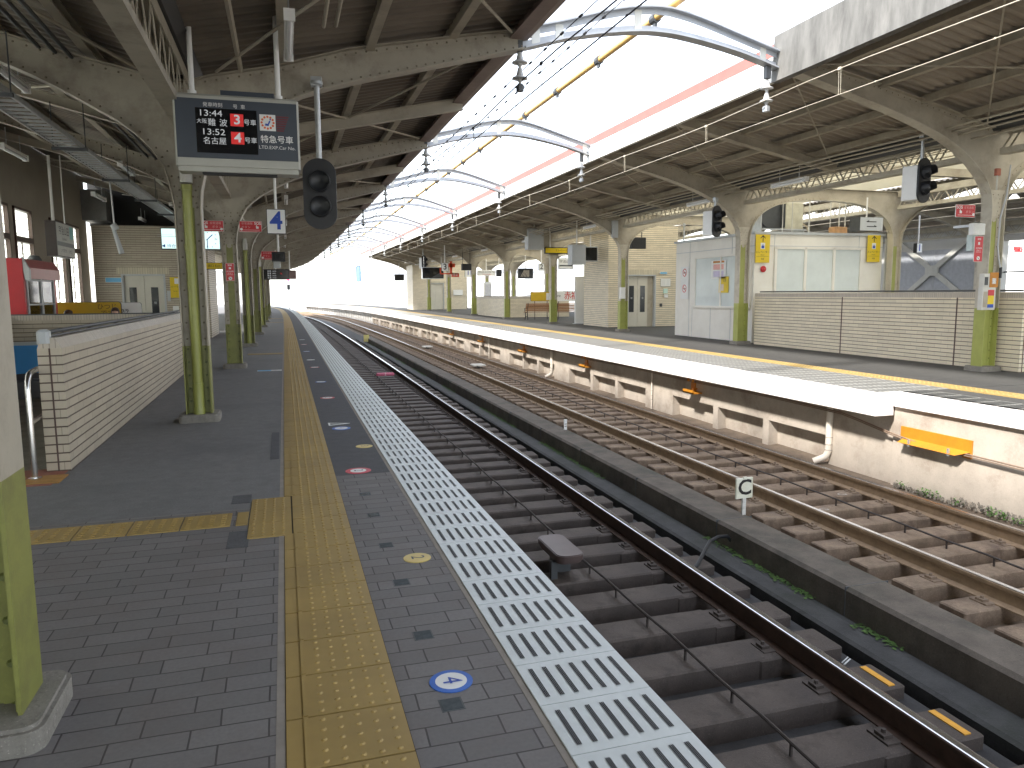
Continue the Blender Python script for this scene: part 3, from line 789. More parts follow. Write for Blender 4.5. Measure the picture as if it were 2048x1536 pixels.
colP = make_column('steel_column', 'riveted column nearest the camera, lime green foot and rivets cut by the left picture edge', GL, .135, .875, armL_, topL_, armR_, topR_, (2.44, 3.08), rv=.016, litface=creamL, paint=creamL)
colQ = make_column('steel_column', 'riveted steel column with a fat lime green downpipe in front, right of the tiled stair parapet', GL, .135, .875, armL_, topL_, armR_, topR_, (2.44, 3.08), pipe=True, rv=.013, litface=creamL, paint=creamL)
colP.location = W(LO-.035, LS0); colP.rotation_euler = (0, 0, hd(LS0))
colQ.location = W(LO, LS0+LSP); colQ.rotation_euler = (0, 0, hd(LS0+LSP))
NL = 15
for i in range(2, NL):
    s = LS0+LSP*i
    if i in (3, 5, 7, 9, 11, 13): copy_thing(colQ, W(LO, s), hd(s), '%s riveted near-platform column counting from the camera, with a lime downpipe' % ordn(i))
    else: copy_thing(colP, W(LO, s), hd(s), '%s riveted near-platform column counting from the camera, without a downpipe' % ordn(i))

RO, RS0, RSP = 12.10, 10.393, 7.5935
GR = 'riveted steel columns of the far platform, track side row'
armRL = [(-.155, 3.0), (-.2, 3.2), (-.42, 3.49), (-.94, 3.89), (-1.85, 4.25), (-3.19, 4.60), (-4.45, 4.90)]
topRL = [(0, 4.22), (-.22, 4.24), (-1.26, 4.5), (-2.38, 4.74), (-4.45, 5.14)]
armRR = [(.155, 3.0), (.25, 3.3), (.55, 3.62), (1.1, 3.86), (1.8, 3.96), (2.575, 3.98)]
topRR = [(0, 4.3), (.3, 4.3), (2.575, 4.3)]
colR = make_column('steel_column', 'far-platform column in front of the tiled stair wall with red SOS signs and button boxes', GR, .15, 1.13, armRL, topRL, armRR, topRR, (2.72, 3.2), litface=beamm, foot=M('sunlit_lime_paint', (.37,.40,.11), .42, var=.08, scale=4, dirt=(.2,.19,.07), dirt_amt=.4, speck=.1))  # foot: same lime paint brightened, far side light put into its colour
colR.location = W(RO, RS0); colR.rotation_euler = (0, 0, hd(RS0))
labs = {1: 'far-platform column standing between the white booth and the tiled stair wall', 2: 'far-platform column in front of the lift tower, white box on its lime strip', 3: 'far-platform column on a square plinth in front of the brown benches'}
NR = 9
for i in range(1, NR):
    s = RS0+RSP*i
    copy_thing(colR, W(RO, s), hd(s), labs.get(i, '%s column of the far platform track side row counting away from the camera' % ordn(i)))
copy_thing(colR, W(RO, RS0-RSP), hd(0), 'far-platform column just beyond the right picture edge')
G2 = 'riveted steel columns of the far platform, rear row'
R2O = 17.25
for i in range(-1, NR):
    s = RS0+RSP*i
    copy_thing(colR, W(R2O, s), hd(s)+math.pi, ('rear row column rising behind the tiled stair wall beside the white booth' if i == 1 else '%s rear row column of the far platform counting away from the camera' % ordn(max(i, 0)) if i >= 0 else 'rear row column of the far platform beyond the right picture edge'), G2)
# third row and far canopy beyond the hidden tracks
G3 = 'columns of the farthest platform beyond the hidden tracks'
for i in range(0, 4):
    s = RS0+RSP*i
    copy_thing(colR, W(29.2, s), hd(s), '%s column of the farthest platform counting away from the camera' % ordn(i), G3)

# ================================================================== CANOPIES
def roof(mb, o0, z0, o1, z1, s0, s1, pitch=.15, amp=.013):
    s = s0; P = []; k = 0
    while s <= s1:
        dz = amp if (k//2) % 2 else -amp
        P.append((W(o0, s, z0+dz), W(o1, s, z1+dz))); s += pitch*(.18 if k % 2 else .32); k += 1
    v = [q for p in P for q in p]; f = [(2*i, 2*i+1, 2*i+3, 2*i+2) for i in range(len(P)-1)]
    mb.add(v, f)
def lz(a, b, o): return a[1]+(b[1]-a[1])*(o-a[0])/(b[0]-a[0])
# ---- near canopy
LEND = 96.0
cl = thing('platform_canopy', 'long brown corrugated canopy over the near platform on riveted columns', 'canopy', W(-1, 20, 3.8))
o_ = W(-1, 20, 3.8)
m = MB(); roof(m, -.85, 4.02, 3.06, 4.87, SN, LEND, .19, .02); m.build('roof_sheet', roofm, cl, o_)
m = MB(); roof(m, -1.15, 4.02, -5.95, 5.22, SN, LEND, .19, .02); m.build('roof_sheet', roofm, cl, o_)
for o in (.1, 1.1, 2.1): 
    z = lz((-.85, 3.87), (3.0, 4.72), o); m = MB(); m.sweep([(o-.05, z+.005), (o-.05, z+.125), (o+.05, z+.125), (o+.05, z+.11), (o-.035, z+.11), (o-.035, z+.02), (o+.05, z+.02), (o+.05, z+.005)], SN, LEND, 2); m.build('purlin', beamm, cl, o_)
for o in (-1.9, -2.9, -3.9, -4.9):
    z = lz((-1.15, 3.84), (-5.8, 5.05), o); m = MB(); m.sweep([(o-.05, z+.005), (o-.05, z+.125), (o+.05, z+.125), (o+.05, z+.11), (o-.035, z+.11), (o-.035, z+.02), (o+.05, z+.02), (o+.05, z+.005)], SN, LEND, 2); m.build('purlin', beamm, cl, o_)
m = MB(); m.sweep([(2.99, 4.60), (2.99, 4.93), (3.07, 4.97), (3.09, 4.62)], SN, LEND, 2); m.build('edge_board', fasc, cl, o_)
m = MB(); m.sweep([(2.83, 4.60), (2.83, 4.615), (3.0, 4.615), (3.0, 4.60)], SN, LEND, 2); m.build('edge_soffit', fasc, cl, o_)
m = MB(); m.sweep([(-1.2, 3.98), (-1.12, 3.88), (-.86, 3.88), (-.78, 3.98), (-.8, 4.05), (-1.18, 4.05)], SN, LEND, 2); m.build('valley_gutter', dark, cl, o_)
def lattice(parent, org, off, s0, s1, zb, zt, n=11, depth=.09, mat=None, hh=.12):
    m = MB(); mat = mat or cream
    for z0, z1 in ((zb, zb+hh*.55), (zt-hh, zt)):
        m.sbox(off-depth, off-depth+.012, s0, s1, z0, z1, 4); m.sbox(off+depth-.012, off+depth, s0, s1, z0, z1, 4)
        m.sbox(off-depth, off+depth, s0, s1, z0-.01 if z0 == zb else z1, z0 if z0 == zb else z1+.01, 4)
    for k in range(n):
        a = s0+(s1-s0)*k/n; b_ = s0+(s1-s0)*(k+.5)/n; c = s0+(s1-s0)*(k+1)/n
        for u, v_, z0, z1 in ((a, b_, zb+.03, zt-.05), (b_, c, zt-.05, zb+.03)):
            for sd in (-depth+.02, depth-.02):
                p, q = W(off+sd, u, z0), W(off+sd, v_, z1); dx = .022
                m.add([(p.x-.004, p.y-dx, p.z), (p.x+.004, p.y-dx, p.z), (p.x+.004, p.y+dx, p.z), (p.x-.004, p.y+dx, p.z), (q.x-.004, q.y-dx, q.z), (q.x+.004, q.y-dx, q.z), (q.x+.004, q.y+dx, q.z), (q.x-.004, q.y+dx, q.z)],
                      [(0,1,2,3),(4,7,6,5),(0,4,5,1),(1,5,6,2),(2,6,7,3),(3,7,4,0)])
    m.build('lattice_girder', mat, parent, org)
for i in range(-2, NL):
    s0 = LS0+LSP*i
    if s0 < SN: continue
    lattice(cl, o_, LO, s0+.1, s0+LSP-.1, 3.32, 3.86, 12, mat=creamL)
# intermediate rafters and wind braces
for i in range(-1, NL):
    s = LS0+LSP*(i+.5)
    m = MB(); org = W(0, s)
    m.strip([(-.85, 3.70), (3.0, 4.50)], .006, -.06, .06); m.strip([(-.85, 3.86), (3.0, 4.69)], .005, -.06, .06); m.prismy([(-.85, 3.7), (3.0, 4.5), (3.0, 4.69), (-.85, 3.86)], -.006, .006)
    m.strip([(-1.1, 3.70), (-5.8, 4.88)], .006, -.06, .06); m.strip([(-1.1, 3.84), (-5.8, 5.03)], .005, -.06, .06); m.prismy([(-1.1, 3.7), (-5.8, 4.88), (-5.8, 5.03), (-1.1, 3.84)], -.006, .006)
    for q in range(len(m.v)): m.v[q] = (m.v[q][0]+org.x, m.v[q][1]+s, m.v[q][2])
    m.build('rafter', beamm, cl, o_)
for i in range(-1, NL-1):
    a, b_ = LS0+LSP*i, LS0+LSP*(i+1); m = MB()
    for (oa, sa), (ob, sb) in (((-.6, a+.3), (2.8, b_-.2)), ((2.8, a+.3), (-.6, b_-.2)), ((-1.4, a+.2), (-5.5, b_-.2)), ((-5.5, a+.2), (-1.4, b_-.2))):
        za = (3.84+.213*(oa+.85) if oa > -1 else 3.8+.253*(-1.1-oa)); zb = (3.84+.213*(ob+.85) if ob > -1 else 3.8+.253*(-1.1-ob))
        m.cyl(W(oa, sa, za), W(ob, sb, zb), .018, 5)
    m.build('brace_rod', beamm, cl, o_)
# conduits under the near canopy
m = MB()
for o, z in ((-2.05, 4.0), (-2.2, 4.04), (-2.35, 4.08)): m.tube([W(o, s, z-.02) for s in [x*2.0-6 for x in range(40)]], .022, 6)
m.build('conduit', darkg, cl, o_)
m = MB(); m.tube([W(-.35, s, 3.97) for s in [x*2.0-6 for x in range(40)]], .03, 6); m.tube([W(.62, s, 4.12) for s in [x*2.0-6 for x in range(8)]], .02, 6); m.tube([W(.5, s, 4.1) for s in [x*2.0-6 for x in range(8)]], .02, 6); m.build('conduit', beamm, cl, o_)

# ---- far platform canopy (two column rows)
REND = 73.0; RSN = -6.0
cr = thing('platform_canopy', 'wide corrugated canopy over the far platform on two rows of columns', 'canopy', W(14.6, 20, 4.4)); o_ = W(14.6, 20, 4.4)
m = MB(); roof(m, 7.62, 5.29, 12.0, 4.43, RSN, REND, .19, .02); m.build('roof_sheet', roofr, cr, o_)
m = MB(); roof(m, 12.2, 5.3, 17.15, 5.3, RSN, REND, .19, .02); m.build('skylight_sheet', skyl, cr, o_)
for o in (12.17, 17.18):
    m = MB(); m.sbox(o-.01, o+.01, RSN, REND, 4.46, 5.3, 2); m.build('sun_block_panel', skyl, cr, o_)  # side panels added to keep sun patches off the booth front
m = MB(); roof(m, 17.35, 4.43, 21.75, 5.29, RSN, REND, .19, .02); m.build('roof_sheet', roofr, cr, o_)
for o in (8.5, 9.5, 10.4, 11.3):
    z = lz((7.65, 5.14), (11.9, 4.24), o); m = MB(); m.sweep([(o-.05, z+.005), (o-.05, z+.12), (o+.05, z+.12), (o+.05, z+.105), (o-.035, z+.105), (o-.035, z+.02), (o+.05, z+.02), (o+.05, z+.005)], RSN, REND, 2); m.build('purlin', beamm, cr, o_)
for o in (13.0, 14.0, 15.0, 16.0):
    z = 5.14; m = MB(); m.sbox(o-.04, o+.04, RSN, REND, z+.005, z+.1, 2); m.build('purlin', beamm, cr, o_)
for o in (18.4, 19.5, 20.6):
    z = lz((17.4, 4.24), (21.7, 5.14), o); m = MB(); m.sbox(o-.05, o+.05, RSN, REND, z+.005, z+.12, 2); m.build('purlin', beamm, cr, o_)
m = MB(); m.sweep([(11.88, 4.3), (11.95, 4.2), (12.25, 4.2), (12.32, 4.3), (12.3, 4.42), (11.9, 4.42)], RSN, REND, 2); m.build('valley_gutter', darkg, cr, o_)
m = MB(); m.sbox(7.50, 7.58, 10.5, REND, 4.72, 5.05, 2); m.build('edge_gutter', gutw, cr, o_)
m = MB(); m.sbox(7.58, 7.62, 10.5, REND, 5.055, 5.14, 2); m.build('edge_trim', white, cr, o_)
m = MB(); m.sbox(7.585, 7.66, 10.5, REND, 5.15, 5.33, 2); m.build('edge_trim', redst, cr, o_)
m = MB(); m.sweep([(7.47, 4.70), (7.50, 5.40), (7.62, 5.40), (7.60, 4.70)], RSN, 10.46, 1.4); m.build('edge_cladding', rustcl, cr, o_)
m = MB(); m.sbox(21.75, 21.85, RSN, REND, 4.95, 5.3, 3); m.build('edge_gutter', gutw, cr, o_)
for i in range(-2, NR):
    s0 = RS0+RSP*i; s1 = s0+RSP
    lattice(cr, o_, RO, max(s0+.12, RSN), s1-.12, 3.80, 4.30, 12, hh=.17)
    lattice(cr, o_, R2O, max(s0+.12, RSN), s1-.12, 3.80, 4.30, 12, hh=.17)
    s = s0+RSP/2
    if s < REND:
        m = MB(); org = W(0, s)
        m.strip([(7.62, 4.93), (11.9, 4.07)], .006, -.09, .09); m.strip([(7.62, 5.14), (11.9, 4.24)], .005, -.06, .06); m.prismy([(7.62, 4.93), (11.9, 4.07), (11.9, 4.24), (7.62, 5.14)], -.006, .006)
        m.strip([(12.3, 4.1), (17.0, 4.1)], .006, -.08, .08); m.prismy([(12.3, 4.1), (17.0, 4.1), (17.0, 4.29), (12.3, 4.29)], -.006, .006)
        m.strip([(17.5, 4.07), (21.7, 4.93)], .006, -.08, .08); m.prismy([(17.5, 4.07), (21.7, 4.93), (21.7, 5.14), (17.5, 4.24)], -.006, .006)
        for q in range(len(m.v)): m.v[q] = (m.v[q][0]+org.x, m.v[q][1]+s, m.v[q][2])
        m.build('rafter', beamm, cr, o_)
    m = MB()
    for oa, za, ob, zb in ((7.9, 4.98, 11.7, 4.2), (11.7, 4.2, 7.9, 4.98)):
        m.cyl(W(oa, s0+.2, za), W(ob, s0+RSP/2-.1, zb), .014, 5)
        m.cyl(W(oa, s0+RSP/2+.2, za), W(ob, s1-.1, zb), .014, 5)
    m.build('brace_rod', beamm, cr, o_)
m = MB()
for o, z in ((10.9, 4.19), (11.05, 4.15), (11.2, 4.11), (11.5, 4.05), (12.7, 4.22), (12.9, 4.22), (13.4, 4.22)): m.tube([W(o, s, z+.012*math.sin(s)) for s in [x*1.9-6 for x in range(41)]], .018, 5)
m.build('conduit', beamm, cr, o_)
# ---- farthest canopy and hall wall
cf = thing('platform_canopy', 'farthest canopy seen through the gap above the white booth', 'canopy', W(29, 20, 4.4)); o_ = W(29, 20, 4.4)
m = MB(); roof(m, 24.8, 5.29, 29.1, 4.43, RSN, 37, .19, .02); roof(m, 29.3, 4.45, 34.5, 5.1, RSN, 37, .19, .02); m.build('roof_sheet', roofr, cf, o_)
for o in (25.7, 26.7, 27.8):
    z = lz((24.8, 5.14), (29.1, 4.24), o); m = MB(); m.sbox(o-.05, o+.05, RSN, 37, z+.005, z+.12, 3); m.build('purlin', beamm, cf, o_)
m = MB(); m.sbox(24.7, 24.8, RSN, 37, 4.95, 5.3, 3); m.build('edge_gutter', gutw, cf, o_)
for i in range(0, 3): lattice(cf, o_, 29.2, RS0+RSP*i+.12, RS0+RSP*(i+1)-.12, 3.8, 4.3, 10, hh=.17)
m = MB(); m.sbox(24.9, 25.2, RSN, 37, -.3, 0, 3); m.sbox(25.2, 36, RSN, 37, -.3, -.001, 3); struct('platform', m, asphr)

# ================================================================== WALLS, STAIRS, TOWERS
def facing(label, cat, name, s, off, z=0, extra=0, group=None): return thing(name, label, cat, W(off, s, z), hd(s)+extra, group)
# left stair parapet
t = thing('stair_parapet', 'cream tiled parapet with a grey rail, left of the nearest downpipe column', 'wall', (0,0,0))
m = MB(); m.add([(-1.93,6.95,0),(-1.75,6.95,0),(-1.79,15.9,0),(-1.97,15.9,0),(-1.93,6.95,1.03),(-1.75,6.95,1.03),(-1.79,15.9,1.03),(-1.97,15.9,1.03)], [(0,1,2,3),(4,5,6,7),(0,1,5,4),(1,2,6,5),(2,3,7,6),(3,0,4,7)])
m.add([(-1.93,6.95,-2.5),(-1.85,6.95,-2.5),(-1.89,15.9,-2.5),(-1.97,15.9,-2.5),(-1.93,6.95,0),(-1.85,6.95,0),(-1.89,15.9,0),(-1.97,15.9,0)], [(0,1,2,3),(4,5,6,7),(0,1,5,4),(1,2,6,5),(2,3,7,6),(3,0,4,7)])
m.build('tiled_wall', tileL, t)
m = MB(); m.add([(-1.93,6.96,1.03),(-1.752,6.96,1.03),(-1.792,15.9,1.03),(-1.97,15.9,1.03),(-1.90,6.96,1.115),(-1.80,6.96,1.115),(-1.84,15.9,1.115),(-1.94,15.9,1.115)], [(0,1,2,3),(4,5,6,7),(0,1,5,4),(1,2,6,5),(2,3,7,6),(3,0,4,7)]); m.build('edge_course', soldier, t)
m = MB(); m.tube([(-1.89,7.05,1.155),(-1.93,15.85,1.155)], .018, 8); m.tube([(-1.86,7.05,1.125),(-1.90,15.85,1.125)], .012, 6); m.build('top_rail', darkg, t, smooth=True)
m = MB(); m.bbox(-1.925, -1.835, 6.925, 7.03, 1.07, 1.185, .02); m.build('rail_cap', greyp, t)
m = MB(); m.box(-1.846, -1.834, 6.944, 6.951, 0, 1.03); m.build('mortar_joint', M('brown_joint', (.12,.08,.07), .8), t)
t = thing('stair_parapet', 'cream tiled wall crossing behind the stair opening with a landscape poster on it', 'wall', (-3.3, 15.1, 0), R_(-1))
m = MB(); m.box(-1.6, 1.4, -.1, .1, -.92, 1.03); m.build('tiled_wall', tileL, t)
m = MB(); m.box(-1.6, 1.4, -.105, .105, 1.03, 1.12); m.box(-1.6, 1.4, -.103, .103, -1.02, -.92); m.build('edge_course', soldier, t)
m = MB(); m.box(-1.6, 1.4, -.03, .03, 1.12, 1.14); m.build('top_rail', darkg, t)
m = MB(); m.box(-1.6, 1.4, -.09, .09, -1.25, -1.02); m.build('beam', creamw, t)
t = thing('wall_poster', 'landscape advertising poster with blue sky in the stair opening', 'poster', (-3.55, 14.97, 0), R_(-1))
m = MB(); m.box(-1.0, 1.0, -.03, .02, -.78, .66); m.build('frame', greyp, t)
m = MB(); m.box(-.96, .96, -.034, -.03, .05, .60); m.build('sky_area', skyb, t)
m = MB(); m.prismy([(-.96, .10), (-.5, .12), (-.2, .22), (.1, .06), (.5, -.02), (.96, .05), (.96, -.35), (-.96, -.35)], -.038, -.034); m.build('roof_area', pdark, t)
m = MB(); m.box(-.7, -.2, -.041, -.038, -.3, .02); m.box(.0, .9, -.041, -.038, -.3, -.1); m.build('house_area', pgrey, t)
m = MB(); m.box(-.96, .96, -.042, -.034, -.5, -.35); m.build('lawn_area', pgreen, t)
m = MB(); m.box(-.96, .96, -.036, -.03, -.64, -.5); m.build('dark_band', pdark, t)
m = MB(); m.box(-.96, .96, -.036, -.03, -.76, -.64); m.build('caption_strip', greyp, t)
text('皆様の広告に', .09, black, t, 'caption', x=-.2, y=-.0375, z=-.70)
t = thing('stair_parapet', 'outer tiled parapet of the near stairs, hidden behind the nearest column', 'wall', (-4.65, 10.8, 0))
m = MB(); m.box(-.09, .09, -3.8, 4.3, -2.5, 1.03); m.build('tiled_wall', tileL, t)
m = MB(); m.box(-.085, .085, -3.8, 4.3, 1.03, 1.11); m.build('edge_course', soldier, t)
# stairs going down and the bright window below
t = thing('stairs', 'stone stairs going down behind the tiled parapet', 'stairs', (-3.25, 7.05, 0))
m = MB()
for k in range(19): m.box(-1.3, 1.3, .3*k, .3*k+.3, -.17*(k+1)-.3, -.17*(k+1)+.0)
m.build('steps', steps, t)
m = MB(); m.box(-1.3, 1.3, 5.7, 14, -3.5, -3.3); m.build('lower_floor', steps, t)
t = thing('lower_window', 'bright striped window low down in the stair opening with a slanting brace', 'window', (-3.9, 17.6, -2.1))
m = MB(); m.box(-1.5, 1.6, 0, .03, -1.3, 1.0); m.build('bright_pane', lineb, t)
m = MB(); 
for x in (-1.0, -.18, .62): m.box(x-.09, x+.09, -.12, -.02, -1.3, 1.05)
m.box(-1.5, 1.6, -.13, -.02, .55, 1.05); m.build('frame', creamw, t)
m = MB(); m.strip([(-.1, -1.1), (1.2, -.1)], .07, -.2, -.14); m.build('brace', beamm, t)
# stainless handrail at the stair head
t = thing('handrail', 'bent stainless steel handrail post at the head of the stairs', 'handrail', (-1.95, 6.71, 0))
m = MB(); m.tube([(0,0,0),(0,0,.72),(.0,.02,.79),(-.0,.06,.835),(.0,.12,.85),(.0,.3,.86),(0,.5,.84),(-.04,.9,.66),(-.06,4,-1.1)], .022, 12); m.build('rail', stain, t, smooth=True)
m = MB(); m.tube([(0,0,.45),(0,.4,.47),(-.04,.8,.35),(-.06,4,-1.4)], .017, 10); m.cyl((0,0,0),(0,0,.012),.05,14); m.build('lower_rail', stain, t, smooth=True)
# left hall wall with windows
t = thing('station_hall', 'dim cream hall wall with tall brown framed windows on the left', 'building', (-5.9, 10, 0))
wins = []
s = 3.0
for base in (-4.0, .55, 5.1, 9.65, 14.2, 18.75, 23.3): wins += [(base-.15, base+1.15), (base+1.55, base+2.85)]
ys = sorted(wins); org = (-5.9, 10, 0)
m = MB(); z0, z1 = .85, 3.55
m.box(-6.0, -5.9, SN, 27.3, -.3, z0); m.box(-6.0, -5.9, SN, 27.3, z1, 5.4)
prev = SN
for a, b_ in ys: m.box(-6.0, -5.9, prev, a, z0, z1); prev = b_
m.box(-6.0, -5.9, prev, 27.3, z0, z1)
m.build('wall', wallp, t, org)
for a, b_ in ys:
    f = MB(); f.box(-6.0, -5.86, a, a+.05, z0, z1); f.box(-6.0, -5.86, b_-.05, b_, z0, z1); f.box(-6.0, -5.86, a, b_, z1-.06, z1); f.box(-6.0, -5.86, a, b_, z0, z0+.05); f.box(-6.0, -5.86, a+.05, b_-.05, 2.74, 2.87); f.box(-5.99, -5.93, (a+b_)/2-.02, (a+b_)/2+.02, z0, 2.74)
    fo = f.build('window', brownf, t, org)
    g = MB(); g.box(-5.965, -5.95, a+.05, b_-.05, z0+.05, z1-.06); g.build('pane', pane, fo, org)
# wall on beyond the tower
t = thing('station_hall', 'pale hall wall glimpsed between the farther near-platform columns', 'building', (-6.2, 45, 0))
m = MB(); m.box(-6.4, -6.2, 30.2, 62, -.3, 1.1); m.box(-6.4, -6.2, 30.2, 62, 3.6, 5.2); m.box(-6.4,-6.2,30.2,31,1.1,3.6)
for k in range(12): m.box(-6.35, -6.25, 32+2.5*k, 32.4+2.5*k, 1.1, 3.6)
m.build('wall', creamw, t, (-6.2, 45, 0))
m = MB(); m.box(-6.31, -6.29, 31, 62, 1.1, 3.6); m.build('pane', pane, t, (-6.2, 45, 0))

def lift_tower(label, s, o0, o1, depth, h, dx0, dx1, mat, group=None, glass=True, dh=2.15, side=1):
    p = W((o0+o1)/2, s); hw = (o1-o0)/2; t = thing('lift_tower', label, 'lift tower', p, hd(s), group)
    a, b_ = dx0-(o0+o1)/2, dx1-(o0+o1)/2
    m = MB(); m.box(-hw, a, 0, depth, 0, h); m.box(b_, hw, 0, depth, 0, h); m.box(a, b_, 0, depth, dh, h); m.box(a, b_, .5, depth, 0, dh)
    m.build('tiled_wall', mat, t)
    m = MB(); m.box(a-.12, b_+.12, -.012, .0, dh, dh+.22); m.build('door_lintel', tile_mat('lintel_tile', (.6,.55,.42), (.2,.15,.1), rowh=5, rowg=.0, tw=.075, stack=True, vg=.14) if 'lintel_tile' not in MATS else MATS['lintel_tile'], t)
    m = MB(); m.box(a, a+.06, -.01, .3, 0, dh); m.box(b_-.06, b_, -.01, .3, 0, dh); m.box(a, b_, -.01, .3, dh-.05, dh); m.build('door_frame', stain if False else greyp, t)
    wd = (b_-a-.12); x0 = a+.06
    dw = wd*.78 if side > 0 else wd; xs = x0 if side > 0 else x0
    for k in range(2):
        xa = xs+dw/2*k; d = MB(); d.bbox(xa+.004, xa+dw/2-.004, .12, .17, 0.01, dh-.05, .006)
        do = d.build('door', doorm, t)
        if glass:
            cxx = xa+dw/2*(.42 if k == 0 else .5); g = MB(); g.box(cxx-.11, cxx+.11, .112, .12, .62, 1.72); go = g.build('window', glassd, do)
            text('開', .09, greyp, go, 'notice', x=cxx, y=.109, z=1.2)
    if side > 0: m = MB(); m.box(xs+dw, b_-.06, .15, .2, 0, dh-.05); m.build('side_panel', beamm, t)
    return t
tw = lift_tower('tiled lift tower at the left with ivory doors, behind the near stair parapet', 27.3, -5.85, -2.4, 2.9, 3.72, -5.08, -3.75, tileL, side=0)
m = MB(); m.box(1.95-.0, 2.35, -.02, .0, 1.45, 2.05) if False else None
t = thing('gap_shade_panel', 'dark infill wall between the left lift tower and the canopy', 'wall', (-4.1, 28.0, 3.72))  # dark sheet added to stand for the shaded gap over the tower
m = MB(); m.prismy([(-1.85, 0), (1.85, 0), (1.85, .55), (-1.85, 1.5)], 0, .15); m.build('dark_panel', darkw, t); m = MB(); m.box(-1.82, -1.1, -1.2, -.0, .1, 1.05); m.build('grey_box', M('dull_grey_box', (.2,.2,.19), .6), t)
def plate(parent, name, x0, x1, z0, z1, mat, y=-.02, th=.012):
    m = MB(); m.box(x0, x1, y-th, y, z0, z1); return m.build(name, mat, parent)
def sign_thing(name, label, cat, s, off, z, w, h, mat, th=.03, group=None, rz=0, frame=None, fr=.012):
    t = facing(label, cat, name, s, off, z, rz, group)
    m = MB(); m.box(-w/2, w/2, -th/2, th/2, -h/2, h/2)
    if frame:
        m.build('casing', frame, t); m = MB(); m.box(-w/2+fr, w/2-fr, -th/2-.003, -th/2, -h/2+fr, h/2-fr); o = m.build('face', mat, t)
    else: o = m.build('face', mat, t)
    return t, o, -th/2-.0045
t, f, y = sign_thing('notice_sign', 'small light blue sign on the left lift tower beside its doors', 'sign', 27.26, *at(227, 560, 27.26), .48, .16, lblue, frame=white)
t, f, y = sign_thing('notice_sign', 'yellow sign with a lift pictogram right of the left lift doors', 'sign', 27.26, *at(351, 575, 27.26), .32, .68, yel)
m = MB(); m.box(-.02, .1, y-.002, y, .12, .3); m.build('pictogram', white, f); text('エレベーター', .05, black, f, y=y-.001, z=.02); text('Elevator', .04, black, f, y=y-.001, z=-.12)
t, f, y = sign_thing('notice_sign', 'small white notice low on the left lift tower under the yellow sign', 'sign', 27.26, *at(352, 618, 27.26), .18, .2, white)
t, f, y = sign_thing('call_panel', 'grey lift call panel on the left lift tower', 'call panel', 27.26, *at(338, 592, 27.26), .1, .34, greyp)

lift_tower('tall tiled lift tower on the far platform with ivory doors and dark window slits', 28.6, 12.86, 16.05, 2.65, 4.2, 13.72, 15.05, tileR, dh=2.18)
for lab, px, py, w, h, mt, fr in (('light blue sign on the far lift tower right of its doors', 1327, 546, .34, .09, lblue, white), ('large pale notice board on the far lift tower', 1331, 565, .46, .34, white, greyp), ('small white notice under the pale board on the far lift tower', 1331, 582, .2, .2, sgreen, None), ('white paper low on the far lift tower with a yellow-green edge', 1332, 592, .17, .14, white, None), ('small dark call button box on the far lift tower', 1322, 610, .1, .14, darkg, None)):
    t, f, y = sign_thing('notice_sign', lab, 'sign', 28.56, *at(px, py, 28.56), w, h, mt, frame=fr)
    if 'large' in lab:
        m = MB()
        for k in range(5): m.box(-.18, -.02, y-.001, y, .1-.05*k, .11-.05*k); m.box(.04, .18, y-.001, y, .1-.05*k, .11-.05*k)
        m.build('print_lines', greyp, f)
# white upright panel behind the far lift tower
t = thing('screen_panel', 'plain white upright panel standing just beyond the far lift tower', 'panel', W(13.3, 32.4, 0), hd(32))
m = MB(); m.box(-.38, 1.6, 0, .12, 0, 2.2); m.build('panel', white, t); m = MB(); m.box(-.45, 1.7, -.05, .17, 0, .03); m.build('base', greyp, t)
# tiled walls round the far platform's stairs
def parapet(label, o0, o1, s0, s1, h, sides, mat, cap=.09, down=2.0):
    t = thing('stair_wall', label, 'wall', W((o0+o1)/2, (s0+s1)/2)); org = W((o0+o1)/2, (s0+s1)/2); th = .19
    m = MB(); c = MB()
    segs = {'L': (o0, o0+th, s0, s1), 'R': (o1-th, o1, s0, s1), 'F': (o0+th, o1-th, s0, s0+th), 'B': (o0+th, o1-th, s1-th, s1)}
    for k in sides:
        a, b_, e, f = segs[k]; m.sbox(a, b_, e, f, 0, h-cap, 4); c.sbox(a+.001, b_-.001, e+.001, f-.001, h-cap, h, 4)
    m.build('tiled_wall', mat, t, org); c.build('edge_course', soldier, t, org)
    r = MB()
    if 'L' in sides: r.tube([W(o0+.09, s0+.1, h+.04), W(o0+.09, s1-.1, h+.04)], .018, 6)
    if 'R' in sides: r.tube([W(o1-.09, s0+.1, h+.04), W(o1-.09, s1-.1, h+.04)], .018, 6)
    if r.v: r.build('top_rail', darkg, t, org)
    return t
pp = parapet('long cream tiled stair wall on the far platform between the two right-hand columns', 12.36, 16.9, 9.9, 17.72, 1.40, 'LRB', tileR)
m = MB()
for s in (11.25, 14.35): p = W(12.355, s); m.box(p.x-.004, p.x+.004, s-.012, s+.012, 0, 1.31)
p = W(12.36, 9.9); m.box(p.x+.06, p.x+.075, 9.893, 9.9, 0, 1.31); m.build('movement_joint', M('brown_joint', (.12,.08,.07), .8), pp, W((12.36+16.9)/2, (9.9+17.72)/2))
m = MB(); m.box(-.03, .08, -.03, .03, 1.32, 1.44); 
parapet('cream tiled stair wall behind the farther far-platform columns and benches', 12.5, 16.6, 42.6, 50.5, 1.22, 'LFRB', tileR)
